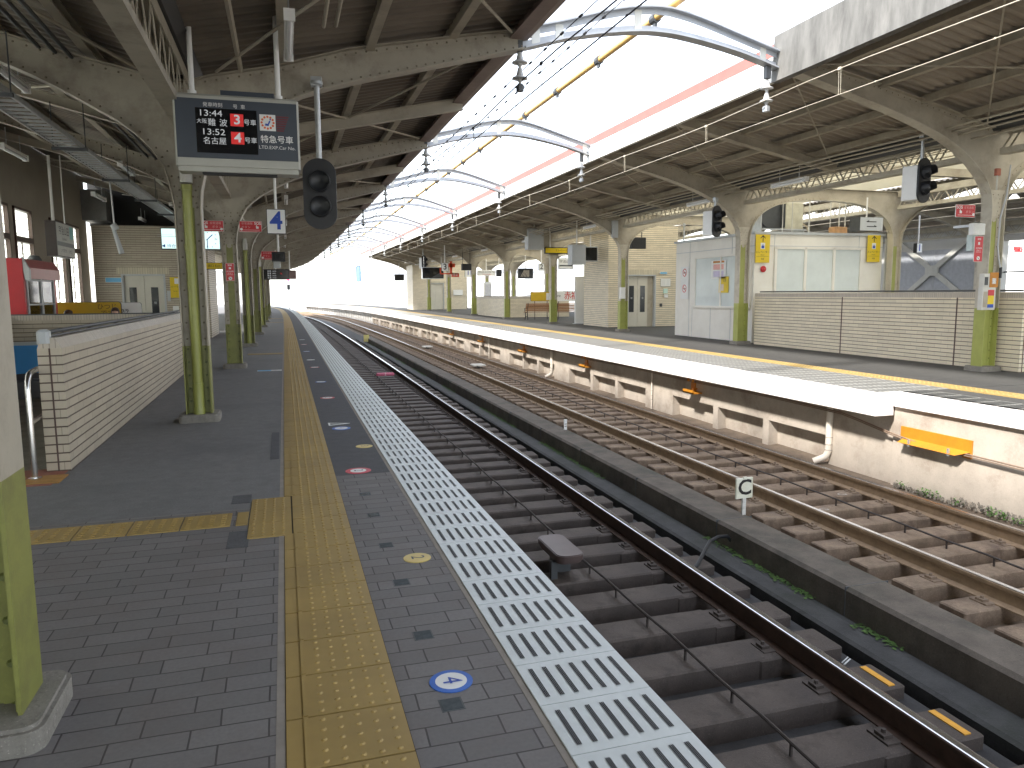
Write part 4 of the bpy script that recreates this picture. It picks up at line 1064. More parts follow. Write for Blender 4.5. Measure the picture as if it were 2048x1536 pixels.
# stair handrails visible at the right edge
t = thing('stair_railing', 'dark stair railing seen at the right picture edge behind the tiled wall end', 'railing', W(14.8, 9.5, 0))
m = MB()
for z in (.25, .5, .75, 1.0): m.tube([(0, 0, z), (0, 1.0, z), (.0, 4, z-2)], .02, 6); m.tube([(1.6, 0, z), (1.6, 1, z), (1.6, 4, z-2)], .02, 6)
for y in (0, 1.0): m.cyl((0, y, 0), (0, y, 1.02), .02); m.cyl((1.6, y, 0), (1.6, y, 1.02), .02)
m.build('rails', darkg, t)
m = MB(); m.box(-.3, 1.9, .2, .26, .0, .9); m.build('side_panel', greyp, t)
# white booth
t = thing('platform_booth', 'white panelled booth with frosted windows beside the long tiled stair wall', 'booth', W(14.9, 18.3, 0), hd(18)); hw = 2.2
m = MB(); m.box(-hw, hw, 0, 4.4, 0, 3.05); m.build('wall', boothp, t)
m = MB(); m.box(-hw-.06, hw+.06, -.06, 4.46, 3.05, 3.12); m.build('roof', greyp, t)
m = MB(); m.box(-hw-.012, hw+.012, -.012, 4.412, 2.72, 2.735)
for x in (-1.55, 1.35): m.box(x-.006, x+.006, -.008, 0, 0, 3.05)
for y in (1.1, 2.2, 3.3): m.box(-hw-.008, -hw, y-.006, y+.006, 0, .95 if y != 1.1 else 3.05)
m.box(-hw-.008, -hw, 3.5-.006, 3.5+.006, 0, 3.05)
m.build('panel_joints', greyp, t)
fx0, fx1 = -1.52, 1.42
m = MB()
for x in (fx0, fx0+1.0, fx0+1.98, fx1): m.box(x-.04, x+.04, -.05, .0, 1.36, 2.7)
m.box(fx0, fx1, -.05, 0, 2.64, 2.7); m.box(fx0, fx1, -.05, 0, 1.34, 1.42); wf = m.build('window', boothp, t)
m = MB(); m.box(fx0+.03, fx1-.03, -.02, -.01, 1.4, 2.66); m.build('pane', frost, wf)
m = MB(); 
for y in (.12, 1.62, 3.1): m.box(-hw-.05, -hw, y-.03, y+.03, .98, 2.55)
m.box(-hw-.05, -hw, .1, 3.12, 2.49, 2.55); m.box(-hw-.07, -hw, .08, 3.14, .95, 1.02); wf = m.build('window', boothp, t)
m = MB(); m.box(-hw-.02, -hw-.01, .14, 3.08, 1.0, 2.5); m.build('pane', frost, wf)
m = MB(); m.tube([(hw+.08, -.06, 3.0), (hw+.08, -.06, 1.0)], .035, 8); m.build('downpipe', creamw, t)
bx = lambda o: 0
# posters on the booth window facing the track
for lab, y, z, w, h, mt in (('poster with coloured panels on the booth window', 1.75, 2.12, .8, .55, white), ('yellow poster with small black print on the booth window', 1.45, 1.66, .52, .48, yel), ('no smoking notice on the end panel of the booth', 3.78, 2.02, .5, .5, white), ('no entry notice under the smoking notice on the booth', 3.78, 1.5, .5, .56, white)):
    tt = thing('notice_sign', lab, 'sign', W(14.9, 18.3, 0)+Vector((-hw-.03 if y < 3 else -hw-.01, y, z)), -math.pi/2)
    pl = plate(tt, 'face', -w/2, w/2, -h/2, h/2, mt, y=0, th=.006)
    if 'no ' in lab:
        r_ = MB(); k_ = 20
        P = [(.13*math.cos(6.2832*i/k_), -.008, .06+.13*math.sin(6.2832*i/k_)) for i in range(k_)]+[(.105*math.cos(6.2832*i/k_), -.008, .06+.105*math.sin(6.2832*i/k_)) for i in range(k_)]
        r_.add(P, [(i, (i+1) % k_, k_+(i+1) % k_, k_+i) for i in range(k_)]); r_.add([(-.09,-.009,.13),(-.07,-.009,.15),(.09,-.009,-.01),(.07,-.009,-.03)], [(0,1,2,3)]); r_.build('prohibition_ring', rlet, pl)
        m = MB(); m.box(-.08, .08, -.0075, -.0065, .04, .065) if 'smoking' in lab else m.box(-.02, .02, -.0075, -.0065, -.03, .14); m.build('pictogram', black, pl)
    elif 'coloured' in lab:
        for c_, (a, b_, e, f) in ((orange, (-.3, .3, .2, .26)), (M('pink_panel', (.8,.45,.4)), (-.28, .28, .0, .16)), (M('lilac_panel', (.6,.55,.72)), (-.28, .28, -.22, -.04))): plate(pl, 'print_panel', a, b_, e, f, c_, y=-.006, th=.001)
    else:
        plate(pl, 'print_panel', -.15, .0, -.18, .02, M('beige_print', (.7,.6,.5)), y=-.006, th=.001); text('注意', .09, black, pl, x=.05, y=-.0075, z=.12)
# yellow lift signs on the booth front
for k, (px, lab) in enumerate(((1525, 'yellow lift sign with an up arrow on the left corner of the booth'), (1747, 'yellow lift sign with an up arrow near the right end of the booth front'))):
    o, z = at(px, 498, 18.24)
    t = thing('notice_sign', lab, 'sign', W(o, 18.24, z), hd(18), 'yellow lift signs on the booth')
    f = plate(t, 'face', -.23, .23, -.38, .40, yel, y=0, th=.012)
    m = MB(); y = -.0135; m.add([(-.012,y,.2),(.012,y,.2),(.012,y,.37),(-.012,y,.37)], [(0,1,2,3)])
    for sg in (-1, 1): m.add([(0,y,.385),(0,y,.35),(sg*.075,y,.285),(sg*.085,y,.305)], [(0,1,2,3)])
    m.build('arrow', black, f)
    m = MB(); m.box(-.07, .07, y-.0, y+.001, .0, .17); po = m.build('pictogram_panel', white, f)
    m = MB(); m.box(-.045, .045, y-.002, y-.001, .02, .09); m.box(-.03, .03, y-.002, y-.001, .1, .12); m.build('pictogram', blue, po)
    text('エレベーター', .075, black, f, y=y, z=-.09); text('Elevator', .04, black, f, y=y, z=-.165); text('电梯', .05, black, f, y=y, z=-.28)
    m = MB(); m.box(-.2, .2, y, y+.001, -.21, -.205); m.build('line', black, f)
o, z = at(1528, 538, 18.24)
t = thing('alarm_button', 'round red fire alarm under the left yellow lift sign of the booth', 'alarm', W(o, 18.28, z)); m = MB(); m.lathe((0,0,0), [(.09, 0), (.09, -.02), (.075, -.035), (.04, -.04)], 18, 'y'); m.build('body', red, t, smooth=True); m = MB(); m.lathe((0,0,0), [(.03,-.04),(.02,-.07),(.0,-.075)], 12, 'y'); m.build('lamp', M('red_lens', (.7,.1,.08), .2), t, smooth=True)
# things on the booth roof
t = thing('air_conditioner', 'boxy cream air conditioner unit above the booth roof', 'air conditioner', W(14.55, 19.6, 3.12), hd(19))
m = MB(); m.bbox(.0, .62, -.15, .25, .2, .98, .02); m.build('case', M('aged_cream_plastic', (.55,.53,.42), .5, dirt=(.35,.3,.2), dirt_amt=.4), t)
m = MB(); m.box(-.02, .0, -.12, .22, .24, .94); m.build('grille', darkg, t)
m = MB(); m.box(-.9, .7, -.2, -.17, .16, .2); m.box(-.9, -.87, -.2, .3, 0, 1.0); m.box(-.9, .0, -.2, -.17, .96, 1.0); m.box(.6, .63, -.2, .3, 0, .2); m.build('stand', galv, t)
m = MB(); m.lathe((-.42, .05, .58), [(.33, 0), (.33, .03), (.05, .05)], 18, 'y'); m.box(-.85, -.02, .08, .12, .22, .94); m.build('fan_housing', darkg, t)
m = MB(); m.tube([(.62,.1,.4),(.8,.1,.38),(.95,.1,.3),(1.05,.1,.1),(1.1,.1,0)], .025, 8); m.build('hose', M('tan_hose', (.5,.42,.3)), t, smooth=True)
t = thing('junction_box', 'small rusty orange box on the booth roof', 'box', W(16.1, 19.0, 3.12), 0); m = MB(); m.bbox(-.25, .2, -.15, .15, 0, .24, .015); m.build('box', M('rusty_orange_box', (.5,.28,.13), .6, var=.25, scale=6), t); m = MB(); m.cyl((.22,0,.1),(.22,0,1.3),.02); m.cyl((.0,0,.2),(.0,0,1.3),.02); m.build('conduit', creamw, t)
for k, px in enumerate((1565, 1584, 1618, 1660)):
    o, z = at(px, 450, 18.6+.2*k); t = thing('hanger_rod', '%s thin cream rod from the left between canopy and booth roof' % ('first', 'second', 'third', 'fourth')[k], 'rod', W(o, 18.6+.2*k, 3.12), 0, 'hanger rods over the booth'); m = MB(); m.cyl((0,0,0),(0,0,1.2), .013 if k != 2 else .02, 8); m.build('rod', creamw, t); m = MB(); m.cyl((0,0,0),(0,0,.02),.04,8); m.build('foot', galv, t)
# hall beyond the tracks with cross brace
t = thing('station_hall', 'pale grey hall wall with a large X brace behind the rear columns', 'building', W(30.5, 26, 0))
org = W(30.5, 26, 0)
m = MB(); m.box(org.x, org.x+.3, 25.6, 37, 0, 5.0); m.box(org.x, org.x+.3, -6, 25.6, 3.6, 5); m.box(org.x, org.x+.3, -6, 25.6, 0, 1.0)
for y in (-5.9, -1, 4, 9, 14, 19.5): m.box(org.x, org.x+.3, y, y+.3, 1.0, 3.6)
m.build('wall', M('pale_grey_hall_wall', (.6,.6,.58), .6, var=.05, scale=1, dirt=(.4,.4,.38), dirt_amt=.25), t, org)
m = MB()
for y in (-3.4, 1.5, 6.5, 11.5, 16.7, 22.5): m.box(org.x+.1, org.x+.15, y, y+.06, 1.0, 3.6)
m.box(org.x+.1, org.x+.15, -6, 25.6, 2.2, 2.26); m.build('window_bars', darkg, t, org)
m = MB(); m.box(org.x-.02, org.x, 27.0, 31.5, 0, 3.4); m.build('shutter', M('blue_grey_shutter', (.42,.44,.48), .5), t, org); m = MB(); m.box(org.x-.03, org.x-.02, 29.22, 29.25, 0, 3.4); m.build('shutter_seam', greyp, t, org)
m = MB(); X = org.x-.12
for (ya, za, yb, zb) in ((27.2, 3.9, 31.2, .9), (31.4, 3.9, 27.0, .9)):
    d = Vector((0, yb-ya, zb-za)).normalized(); nrm = Vector((0, -d.z, d.y))*.12
    P = [Vector((X-.04, ya, za))-nrm, Vector((X-.04, yb, zb))-nrm, Vector((X-.04, yb, zb))+nrm, Vector((X-.04, ya, za))+nrm]
    m.add(P+[p+Vector((.1,0,0)) for p in P], [(0,1,2,3),(7,6,5,4),(0,4,5,1),(1,5,6,2),(2,6,7,3),(3,7,4,0)])
m.box(X-.06, X+.02, 28.85, 29.6, 2.15, 2.65); m.build('cross_brace', creamw, t, org)

# ================================================================== ARCHES, INSULATORS, WIRES
top_ = [(3.02,4.74),(3.23,4.80),(3.64,4.93),(4.2,5.14),(4.69,5.29),(5.2,5.38),(5.5,5.38),(5.95,5.35),(6.73,5.24),(7.56,5.13)]
bot_ = [(3.02,4.50),(3.23,4.57),(3.64,4.72),(4.2,4.87),(4.87,5.01),(5.3,5.05),(5.6,5.055),(6.14,5.04),(6.84,4.99),(7.56,4.88)]
topS, botS = resamp(smooth_pts(top_), 26), resamp(smooth_pts(bot_), 26)
archm = M('pale_grey_arch_paint', (.38,.40,.43), .4, var=.08, scale=4, dirt=(.3,.3,.3), dirt_amt=.3)
for i in range(8):
    sl_, sr_ = LS0+LSP*(i+1), RS0+RSP*i
    t = thing('gantry_arch', '%s curved steel arch spanning the open gap over the tracks' % ordn(i), 'gantry arch', W(3.02, sl_, 4.5), 0, 'arches over the tracks')
    org = W(3.02, sl_, 4.5)
    def mp(m_):
        for q in range(len(m_.v)):
            x, y, z = m_.v[q]; s = sl_+(sr_-sl_)*(x-3.02)/4.54; m_.v[q] = tuple(W(x, s+y, z))
        return m_
    for nm, pts in (('top_chord', topS), ('bottom_chord', botS)):
        m = MB(); m.strip(pts, .012, -.09, .09); m.strip(off_pts(pts, .045 if nm == 'bottom_chord' else -.045), .04, -.006, .006); mp(m).build(nm, archm, t, org)
    for k in ([1, 10, 24] if i else [1, 3, 10, 23]):
        m = MB(); a, b_ = botS[k], topS[k]; m.box(a[0]-.06, a[0]+.06, -.01, .01, a[1]+.02, b_[1]-.02)
        mp(m).build('web_plate', creamw, t, org)
    # insulators at both ends
    for o, s, z, lab in ((2.97, sl_, 4.47, 'near'), (7.31, sr_-.05, 4.80, 'far')):
        q = thing('insulator', '%s two-disc porcelain insulator hanging at the %s platform end of an arch' % (ordn(i), lab), 'insulator', W(o, s, z), 0, 'insulators under the arches')
        m = MB(); m.box(-.03, .03, -.03, .03, -.02, .12) if lab == 'near' else m.box(-.04, .04, -.04, .04, -.08, .14); m.build('bracket', darkg, q)
        base = -.02 if lab == 'near' else -.1
        for d in (0, -.19):
            m = MB(); m.lathe((0,0,base+d), [(.028,.0),(.04,-.05),(.05,-.09),(.1,-.115),(.1,-.13),(.04,-.14),(.02,-.17),(.02,-.19)], 14); m.build('disc', pors, q, smooth=True)
        m = MB(); m.bbox(-.04, .04, -.05, .05, base-.47, base-.38, .015); m.cyl((-.06,0,base-.42),(.06,0,base-.42),.016,6); m.build('clamp', darkg if lab == 'near' else galv, q)
def wire(label, pts_o, z_f, mat, r, s0, s1, group=None, hang=None):
    t = thing('overhead_wire', label, 'overhead wire', W(pts_o, s0, z_f(s0)), 0, group); org = W(pts_o, s0, z_f(s0))
    m = MB(); n = int((s1-s0)/1.2); m.tube([W(pts_o, s0+(s1-s0)*k/n, z_f(s0+(s1-s0)*k/n)) for k in range(n+1)], r, 5)
    return t, org, m
for o, z0, z1, mt, lab in ((3.0, 4.09, 3.87, porsd, 'near'), (7.2, 4.36, 4.05, copper, 'far')):
    sag = (lambda z: (lambda s: z+.03*math.sin(s*.9)))(z0)
    t, org, m = wire('upper wire of the overhead line along the %s track' % lab, o, sag, mt, .009 if lab == 'near' else .007, -4, 95)
    s = 2.0
    while s < 60:
        for e in (-.02, .02): m.tube([W(o, s+e, sag(s)), W(o+.01, s+e, z1)], .0035, 4)
        m.box(W(o,s).x-.012, W(o,s).x+.012, s-.03, s+.03, sag(s)-.02, sag(s)+.015); s += 3.3
    m.build('wire', mt, t, org)
    t, org, m = wire('lower contact wire of the overhead line along the %s track' % lab, o, (lambda z: (lambda s: z))(z1), mt, .008 if lab == 'near' else .006, -4, 95)
    s = 3.0
    while s < 60: p = W(o, s, z1); m.box(p.x-.007, p.x+.007, p.y-.012, p.y+.012, z1-.006, z1+.012); s += 1.65
    m.build('wire', mt, t, org)
for o, z, lab in ((22.7, 4.36, 'upper overhead wire beyond the far platform rear columns'), (22.7, 4.05, 'lower overhead wire beyond the far platform rear columns')):
    t, org, m = wire(lab, o, (lambda z: (lambda s: z))(z), copper, .01, -4, 60); m.build('wire', copper, t, org)
for o, z, lab in ((3.05, 4.28, 'thin spacer-fitted cable running beside the near overhead line'), (3.55, 4.5, 'second thin cable running above the near track beside the canopy edge')):
    t, org, m = wire(lab, o, (lambda z: (lambda s: z))(z), porsd, .006, -4, 80)
    s = 2.0
    while s < 70: p = W(o, s, z); m.cyl((p.x, p.y-.03, p.z), (p.x, p.y+.03, p.z), .016, 6); s += .55
    m.build('wire', porsd, t, org)
t = thing('overhead_pipe', 'amber covered feeder pipe with dark joint clamps running over the gap', 'pipe', W(5.5, 9, 5.5)); org = W(5.5, 9, 5.5)
for k in range(40):
    s0 = -2+2.1*k
    m = MB(); m.cyl(W(5.5, s0+.08, 5.52), W(5.5, s0+2.02, 5.52), .052, 12); m.build('pipe_section', amber, t, org, smooth=True)
m = MB()
for k in range(40): s0 = -2+2.1*k; m.cyl(W(5.5, s0-.07, 5.52), W(5.5, s0+.07, 5.52), .075, 12); m.box(W(5.5,s0).x-.02, W(5.5,s0).x+.02, s0-.04, s0+.04, 5.4, 5.46)
m.build('joint_clamp', darkg, t, org)
# short spiked cross bars on the canopy edge
for i in range(9):
    s = LS0+LSP*(i+1)+.9+1.7*(i % 3); z = 4.98; ln = .75 if i % 2 == 0 else .95
    t = thing('bird_spike_bar', '%s short cross bar with bird spikes on the near canopy edge' % ordn(i), 'bar', W(3.05, s, z), 0, 'spiked cross bars'); m = MB(); m.box(0, ln, -.025, .025, -.03, .0); m.build('bar', pors, t)
    m = MB()
    for k in range(int(ln/.028)): x = .01+.028*k; m.cyl((x, random.uniform(-.02,.02), 0), (x+random.uniform(-.012,.012), 0, random.uniform(.03,.06)), .002, 3)
    m.build('spike', darkg, t)

# ================================================================== HANGING THINGS, NEAR SIDE
# departure display
s = 8.0; (oa, za) = at(343, 183, s); (ob, zb) = at(602, 347, s); wd = ob-oa; ht = 0.68; oc = (oa+ob)/2; zc = (za+zb)/2+.02
t = facing('hanging departure display with white times and red car numbers over the near platform', 'departure board', 'departure_display', s, oc, zc)
m = MB(); m.bbox(-wd/2, wd/2, .0, .26, -ht/2, ht/2, .02); m.box(-wd/2+.02, wd/2-.02, .02, .24, -ht/2-.05, -ht/2); cs = m.build('casing', M('warm_grey_casing', (.42,.42,.38), .4, var=.05, scale=5), t)
m = MB(); m.box(-wd/2+.02, wd/2-.02, -.006, .0, -ht/2+.075, ht/2-.05); fp = m.build('front_panel', slate, t)
m = MB(); m.box(-.38, .18, -.009, -.006, -.215, .205); sc_ = m.build('screen', screen, t)
m = MB(); m.box(-.35, .35, .06, .2, -ht/2-.062, -ht/2-.05); m.build('lamp_slot', dark, t)
m = MB(); m.box(-.15, .35, .08, .16, ht/2, ht/2+.06); m.build('top_box', slate, t)
y = -.0115
for body, x, z, sz in (('13:44', -.245, .155, .082), ('13:52', -.225, -.02, .082)): text(body, sz, led_w, sc_, 'digits', x=x, y=y, z=z, wx=1.22)
text('大阪', .048, led_w, sc_, 'letters', x=-.325, y=y, z=.078); text('難', .075, led_w, sc_, 'letters', x=-.235, y=y, z=.068); text('波', .075, led_w, sc_, 'letters', x=-.13, y=y, z=.068)
text('名古屋', .072, led_w, sc_, 'letters', x=-.215, y=y, z=-.105)
for z, d in ((.105, '3'), (-.065, '4')):
    m = MB(); m.box(-.065, .055, -.0105, -.0095, z-.058, z+.058); bl = m.build('red_block', led_r, sc_); text(d, .125, led_w, bl, 'digit', x=-.003, y=-.0118, z=z, wx=1.1, bold=.02); text('号車', .06, led_w, sc_, 'letters', x=.115, y=y, z=z-.02)
text('発車時刻', .045, wlet, fp, 'letters', x=-.22, y=-.0075, z=.235); text('号  車', .045, wlet, fp, 'letters', x=.02, y=-.0075, z=.23)
m = MB(); m.box(.205, .355, -.009, -.006, .02, .175); lg = m.build('logo_panel', white, fp)
m = MB()
for k in range(12):
    a = R_(30*k); m.lathe((.28+.056*math.cos(a), -.0092, .098+.056*math.sin(a)), [(.0115, 0), (.0115, -.001)], 10, 'y')
m.build('dot_ring', M('orange_red_dot', (.7,.15,.05), .5), lg)
m = MB(); m.strip([(.258,.083),(.285,.080),(.302,.115)], .007, -.011, -.0095); m.strip([(.252,.075),(.29,.07)], .004, -.011, -.0095); m.lathe((.306,-.0095,.128), [(.008,0),(.008,-.001)], 8, 'y'); m.build('seat_symbol', blue, lg)
m = MB()
for k in range(7): m.add([(.362, -.0075, .165-.022*k), (.362, -.0075, .151-.022*k), (.478-.008*k, -.0075, .151-.022*k), (.482-.008*k, -.0075, .165-.022*k)], [(0,1,2,3)])
m.build('stripes', dkred, fp)
text('特急号車', .078, wlet, fp, 'letters', x=.362, y=-.0075, z=-.065, bold=.01); text('LTD.EXP.Car No.', .045, wlet, fp, 'letters', x=.362, y=-.0075, z=-.14, wx=1.05)
for px in (381, 556): m = MB(); x = at(px, 183, s)[0]-oc; m.cyl((x, .13, ht/2), (x, .13, 1.35), .026, 12); m.cyl((x, .13, ht/2), (x, .13, ht/2+.05), .042, 12); m.build('hanging_pole', whitet, t, smooth=True)
# fluorescent lamps
def lamp(label, group, off, s, z, L=1.2, rods=.3, src=[None]):
    if src[0]: return copy_thing(src[0], W(off, s, z), hd(s), label, group)
    t = thing('fluorescent_lamp', label, 'ceiling lamp', W(off, s, z), hd(s), group)
    m = MB(); m.prismy([(-.045, .03), (-.03, .075), (.03, .075), (.045, .03)], -L/2, L/2); m.box(-.05, .05, -L/2-.02, -L/2, -.03, .075); m.box(-.05, .05, L/2, L/2+.02, -.03, .075); m.build('housing', whitet, t)
    m = MB(); m.cyl((0, -L/2, 0), (0, L/2, 0), .032, 12); m.build('tube', tube, t, smooth=True)
    m = MB(); 
    for y in (-.35, .35): m.cyl((0, y, .07), (0, y, .07+rods), .008, 6)
    m.build('hanging_rod', galv, t); src[0] = t; return t
k = 0
for i in range(18):
    s = 7.85+3.2725*i; lamp('%s lamp of the lengthwise row over the near platform, nearest first' % ordn(i), 'lamps in the row right of the departure display', .16, s, 3.9)
for i in range(5):
    lamp('%s lamp of the row over the stair side of the near platform' % ordn(i), 'lamps over the stair side', -2.82, 9.9+6.545*i, 3.88, rods=.35)
for i in range(4):
    lamp('%s lamp of the row along the left hall wall' % ordn(i), 'lamps along the hall wall', -4.35, 9.0+6.2*i, 3.9, rods=.6)
for i, s in enumerate((14.9, 18.8, 26.6, 34.4, 42.2, 49.8, 57.1, 64)):
    lamp('%s lamp of the row along the far platform canopy, from the right' % ordn(i), 'lamps under the far canopy', 11.2, s, 3.9, rods=.32)
lamp('lamp hanging before the pale hall wall beside the number 1 sign', None, 26.6, 24.0, 4.0)
# round lamp at far right
o, z = at(2029, 392, 20); t = thing('pendant_lamp', 'small white bell-shaped lamp high at the right picture edge', 'ceiling lamp', W(o, 20, z), 0); m = MB(); m.lathe((0,0,0), [(.0,.14),(.04,.13),(.06,.05),(.15,-.05),(.16,-.09)], 16); m.build('shade', white, t, smooth=True); m = MB(); m.cyl((0,0,.13),(0,0,.8),.008,6); m.build('rod', galv, t)

# oval two-lens signals
def signal(label, loc, rz, scale=1.0, group=None, back=None, hood=.16, pole=.9, px=0.0, hoods=True):
    t = thing('repeater_signal', label, 'signal', loc, rz, group); t.scale = (scale,)*3
    P = []; n = 14; w, h = .185, .29
    for k in range(n+1): a = math.pi*k/n; P.append((w*math.cos(a), h-w*0+w*.9*math.sin(a)-.06))
    for k in range(n+1): a = math.pi+math.pi*k/n; P.append((w*math.cos(a), -h+w*.9*math.sin(a)+.06))
    m = MB(); m.prismy(P, -.015, .02); m.build('backplate', darkg if False else dark, t)
    for z in (.14, -.14):
        m = MB(); m.lathe((0, -.015, z), [(.125, 0), (.125, -.04), (.112, -.05), (.10, -.03), (.06, -.012), (0, -.005)], 20, 'y'); lo = m.build('lens', M('dull_dark_lens', (.02,.022,.025), .42, var=.1), t, smooth=True)
        if hoods:
            m = MB(); n2 = 14; v = []
            for j, (yy, rr) in enumerate(((-.02, .125), (-.02-hood, .118))):
                for k in range(n2+1):
                    a = R_(-25+230*k/n2) if j == 0 else R_(-5+190*k/n2); v.append((rr*math.cos(a), yy, z+rr*math.sin(a)))
            for j, (yy, rr) in enumerate(((-.02, .119), (-.02-hood, .112))):
                for k in range(n2+1):
                    a = R_(-25+230*k/n2) if j == 0 else R_(-5+190*k/n2); v.append((rr*math.cos(a), yy, z+rr*math.sin(a)))
            q = n2+1; f = []
            for k in range(n2): f += [(k, k+1, q+k+1, q+k), (2*q+k, 3*q+k, 3*q+k+1, 2*q+k+1), (q+k, q+k+1, 3*q+k+1, 3*q+k)]
            m.add(v, f); m.build('hood', dark, lo, smooth=True)
    if back: m = MB(); m.bbox(-.17, .10, .02, .02+back, -.34, .27, .015); m.build('rear_box', white, t)
    else: m = MB(); m.bbox(-.1, .1, .02, .14, -.25, .25, .02); m.build('rear_box', darkg, t)
    m = MB(); m.cyl((px, .06, .25), (px, .06, .25+pole), .032, 12); m.cyl((px, .06, .25+pole-.03), (px, .06, .25+pole), .07, 12); m.box(px-.06, px+.06, .02, .1, .2+pole, .3+pole); m.build('pole', galv, t, smooth=True)
    return t
o, z = at(640, 388, 9.0); signal('black oval two-lens signal hanging right of the departure display', W(o, 9.0, z), R_(-8), 1.0, hood=.07, pole=1.0)
o, z = at(1848, 361, 11.0); signal('black two-lens signal with deep hoods and pale rear box, largest on the far side', W(o, 11.0, z), R_(14), 1.0, back=.30, pole=.5)
o, z = at(1434, 443, 17.3); signal('black two-lens signal with pale rear box left of the booth column', W(o, 17.3, z), R_(22), 1.02, back=.30, pole=.3)
o, z = at(1363, 503, 24.0); signal('dark round-topped signal seen end-on left of the white booth', W(o+.15, 24.0, z), R_(60), .9, pole=.8)
o, z = at(848, 525, 55); signal('small dark signal far along the opposite platform over a monitor', W(o, 55, z), R_(40), 1.3, back=.2)
# platform number sign 4 and others
def number_sign(label, digit, px, py, s, w, h, mt=blue, pole=.6, depth=.1, rz=0):
    o, z = at(px, py, s); t = facing(label, 'sign', 'number_sign', s, o, z, rz)
    m = MB(); m.box(-w/2, w/2, 0, depth, -h/2, h/2); m.build('casing', darkg, t)
    f = plate(t, 'face', -w/2+.01, w/2-.01, -h/2+.01, h/2-.01, white, y=0, th=.004)
    text(digit, h*1.0 if len(digit) == 1 else h*.7, mt, f, 'digit', y=-.0065, z=0, bold=.02, wx=1.0)
    m = MB(); m.cyl((0, depth/2, h/2), (0, depth/2, h/2+pole), .022 if s < 20 else .03, 10); m.build('hanging_pole', whitet, t, smooth=True)
    return t
number_sign('white platform number sign with a blue 4 hanging on a pole', '4', 552.5, 443, 13.0, .30, .40, pole=1.2)
number_sign('white platform number sign with a dark 3 across the tracks', '3', 890, 534, 47, .42, .52, mt=darkg, pole=1.1)
number_sign('small platform number sign with a blue 1 before the pale hall wall', '1', 1839, 496, 22, .24, .34, pole=1.0, depth=.16)
number_sign('small platform number sign with a grey 2 beyond the far platform columns', '2', 1083, 534, 44, .34, .42, mt=darkg, pole=1.0)
number_sign('white sign with the number 11 between the farther columns', '11', 939, 546, 56, .7, .62, mt=blue, pole=.9)
t = number_sign('grey box sign with two opposite arrows over the right end of the booth', '', 1743, 448, 17.2, .78, .38, pole=.55, depth=.4)
f = [c for c in t.children if c.name.startswith('face')][0]; f.data.materials[0] = greyp
m = MB()
for z, sg in ((.06, -1), (-.07, 1)):
    m.add([(-.16,-.006,z-.012),(.16,-.006,z-.012),(.16,-.006,z+.012),(-.16,-.006,z+.012)], [(0,1,2,3)]); m.add([(sg*.2,-.006,z),(sg*.08,-.006,z+.045),(sg*.11,-.006,z)], [(0,1,2)])
m.build('arrow', black, f)
# red emergency button signs
def sos_h(label, s, o, z, rz=0, w=.36, flip=False):
    t = facing(label, 'sign', 'emergency_sign', s, o, z, rz, 'red emergency button signs'); h = w*.5
    m = MB(); m.box(-w/2, w/2, 0, .012, -h/2, h/2); m.build('border', white, t)
    f = plate(t, 'face', -w/2+.006, w/2-.006, -h/2+.006, h/2-.006, red, y=0, th=.003); k = w/.36; sx = -1 if flip else 1
    text('SOS', .062*k, wlet, f, x=sx*.115*k, y=-.005, z=.05*k, bold=.02)
    text('非常通報', .045*k, M('pink_lettering', (.75,.4,.4)), f, x=-sx*.055*k, y=-.005, z=.045*k); text('ボタン', .05*k, M('pink_lettering', (.75,.4,.4)), f, x=-sx*.075*k, y=-.005, z=-.015*k)
    m = MB(); m.add([(sx*.1*k-.012*k, -.005, -.035*k), (sx*.1*k+.03*k, -.005, -.035*k), (sx*.1*k+.03*k, -.005, .0), (sx*.1*k+.005*k, -.005, .005*k), (sx*.1*k+.005*k, -.005, .022*k), (sx*.1*k-.008*k, -.005, .022*k), (sx*.1*k-.012*k, -.005, 0)], [tuple(range(7))]); m.box(-w*.4, w*.4, -.0055, -.0045, -.062*k, -.057*k); m.build('hand_symbol', wlet, f)
    q = MB(); q.lathe((-sx*w*.41, -.004, -h*.27), [(.022*k,0),(.022*k,-.002)], 14, 'y'); q.build('call_symbol', wlet, f)
    return t
def sos_v(label, s, o, z, rz=0, w=.15, h=.32):
    t = facing(label, 'sign', 'emergency_sign', s, o, z, rz, 'red emergency button signs')
    m = MB(); m.box(-w/2, w/2, 0, .01, -h/2, h/2); m.build('border', white, t)
    f = plate(t, 'face', -w/2+.005, w/2-.005, -h/2+.005, h/2-.005, red, y=0, th=.003)
    text('SOS', .042, wlet, f, y=-.005, z=h*.38, bold=.02); text('非常通報', .033, wlet, f, y=-.005, z=.01); text('ボタン', .033, wlet, f, y=-.005, z=-.03)
    m = MB(); m.lathe((0, -.004, -h*.36), [(.034,0),(.034,-.002)], 14, 'y'); m.box(-.02, .02, -.0055, -.0045, h*.16, h*.27); m.box(-.06, .06, -.0055, -.0045, -.055, -.051); m.build('hand_symbol', wlet, f); 
    m = MB(); m.add([(-.018,-.0065,-h*.36+.012),(-.010,-.0065,-h*.36+.02),(.018,-.0065,-h*.36-.012),(.008,-.0065,-h*.36-.02)], [(0,1,2,3)]); m.build('call_symbol', black, f)
    return t
o, z = at(501, 453, 15.5); sos_h('red SOS sign projecting right of the third near column', 15.5, o, z, w=.41)
o, z = at(424, 452, 15.5); sos_h('red SOS sign half hidden behind the nearest downpipe column', 15.5, o, z, w=.41, flip=True)
o, z = at(460, 544, 15.6); sos_v('tall red SOS sign on the lime strip of the third near column', 15.62, o, z, w=.16, h=.34)
o, z = at(1931, 422, 10.1); sos_h('red SOS sign projecting from the right-hand far column, above two boxes', 10.1, o, z, w=.42, flip=True)
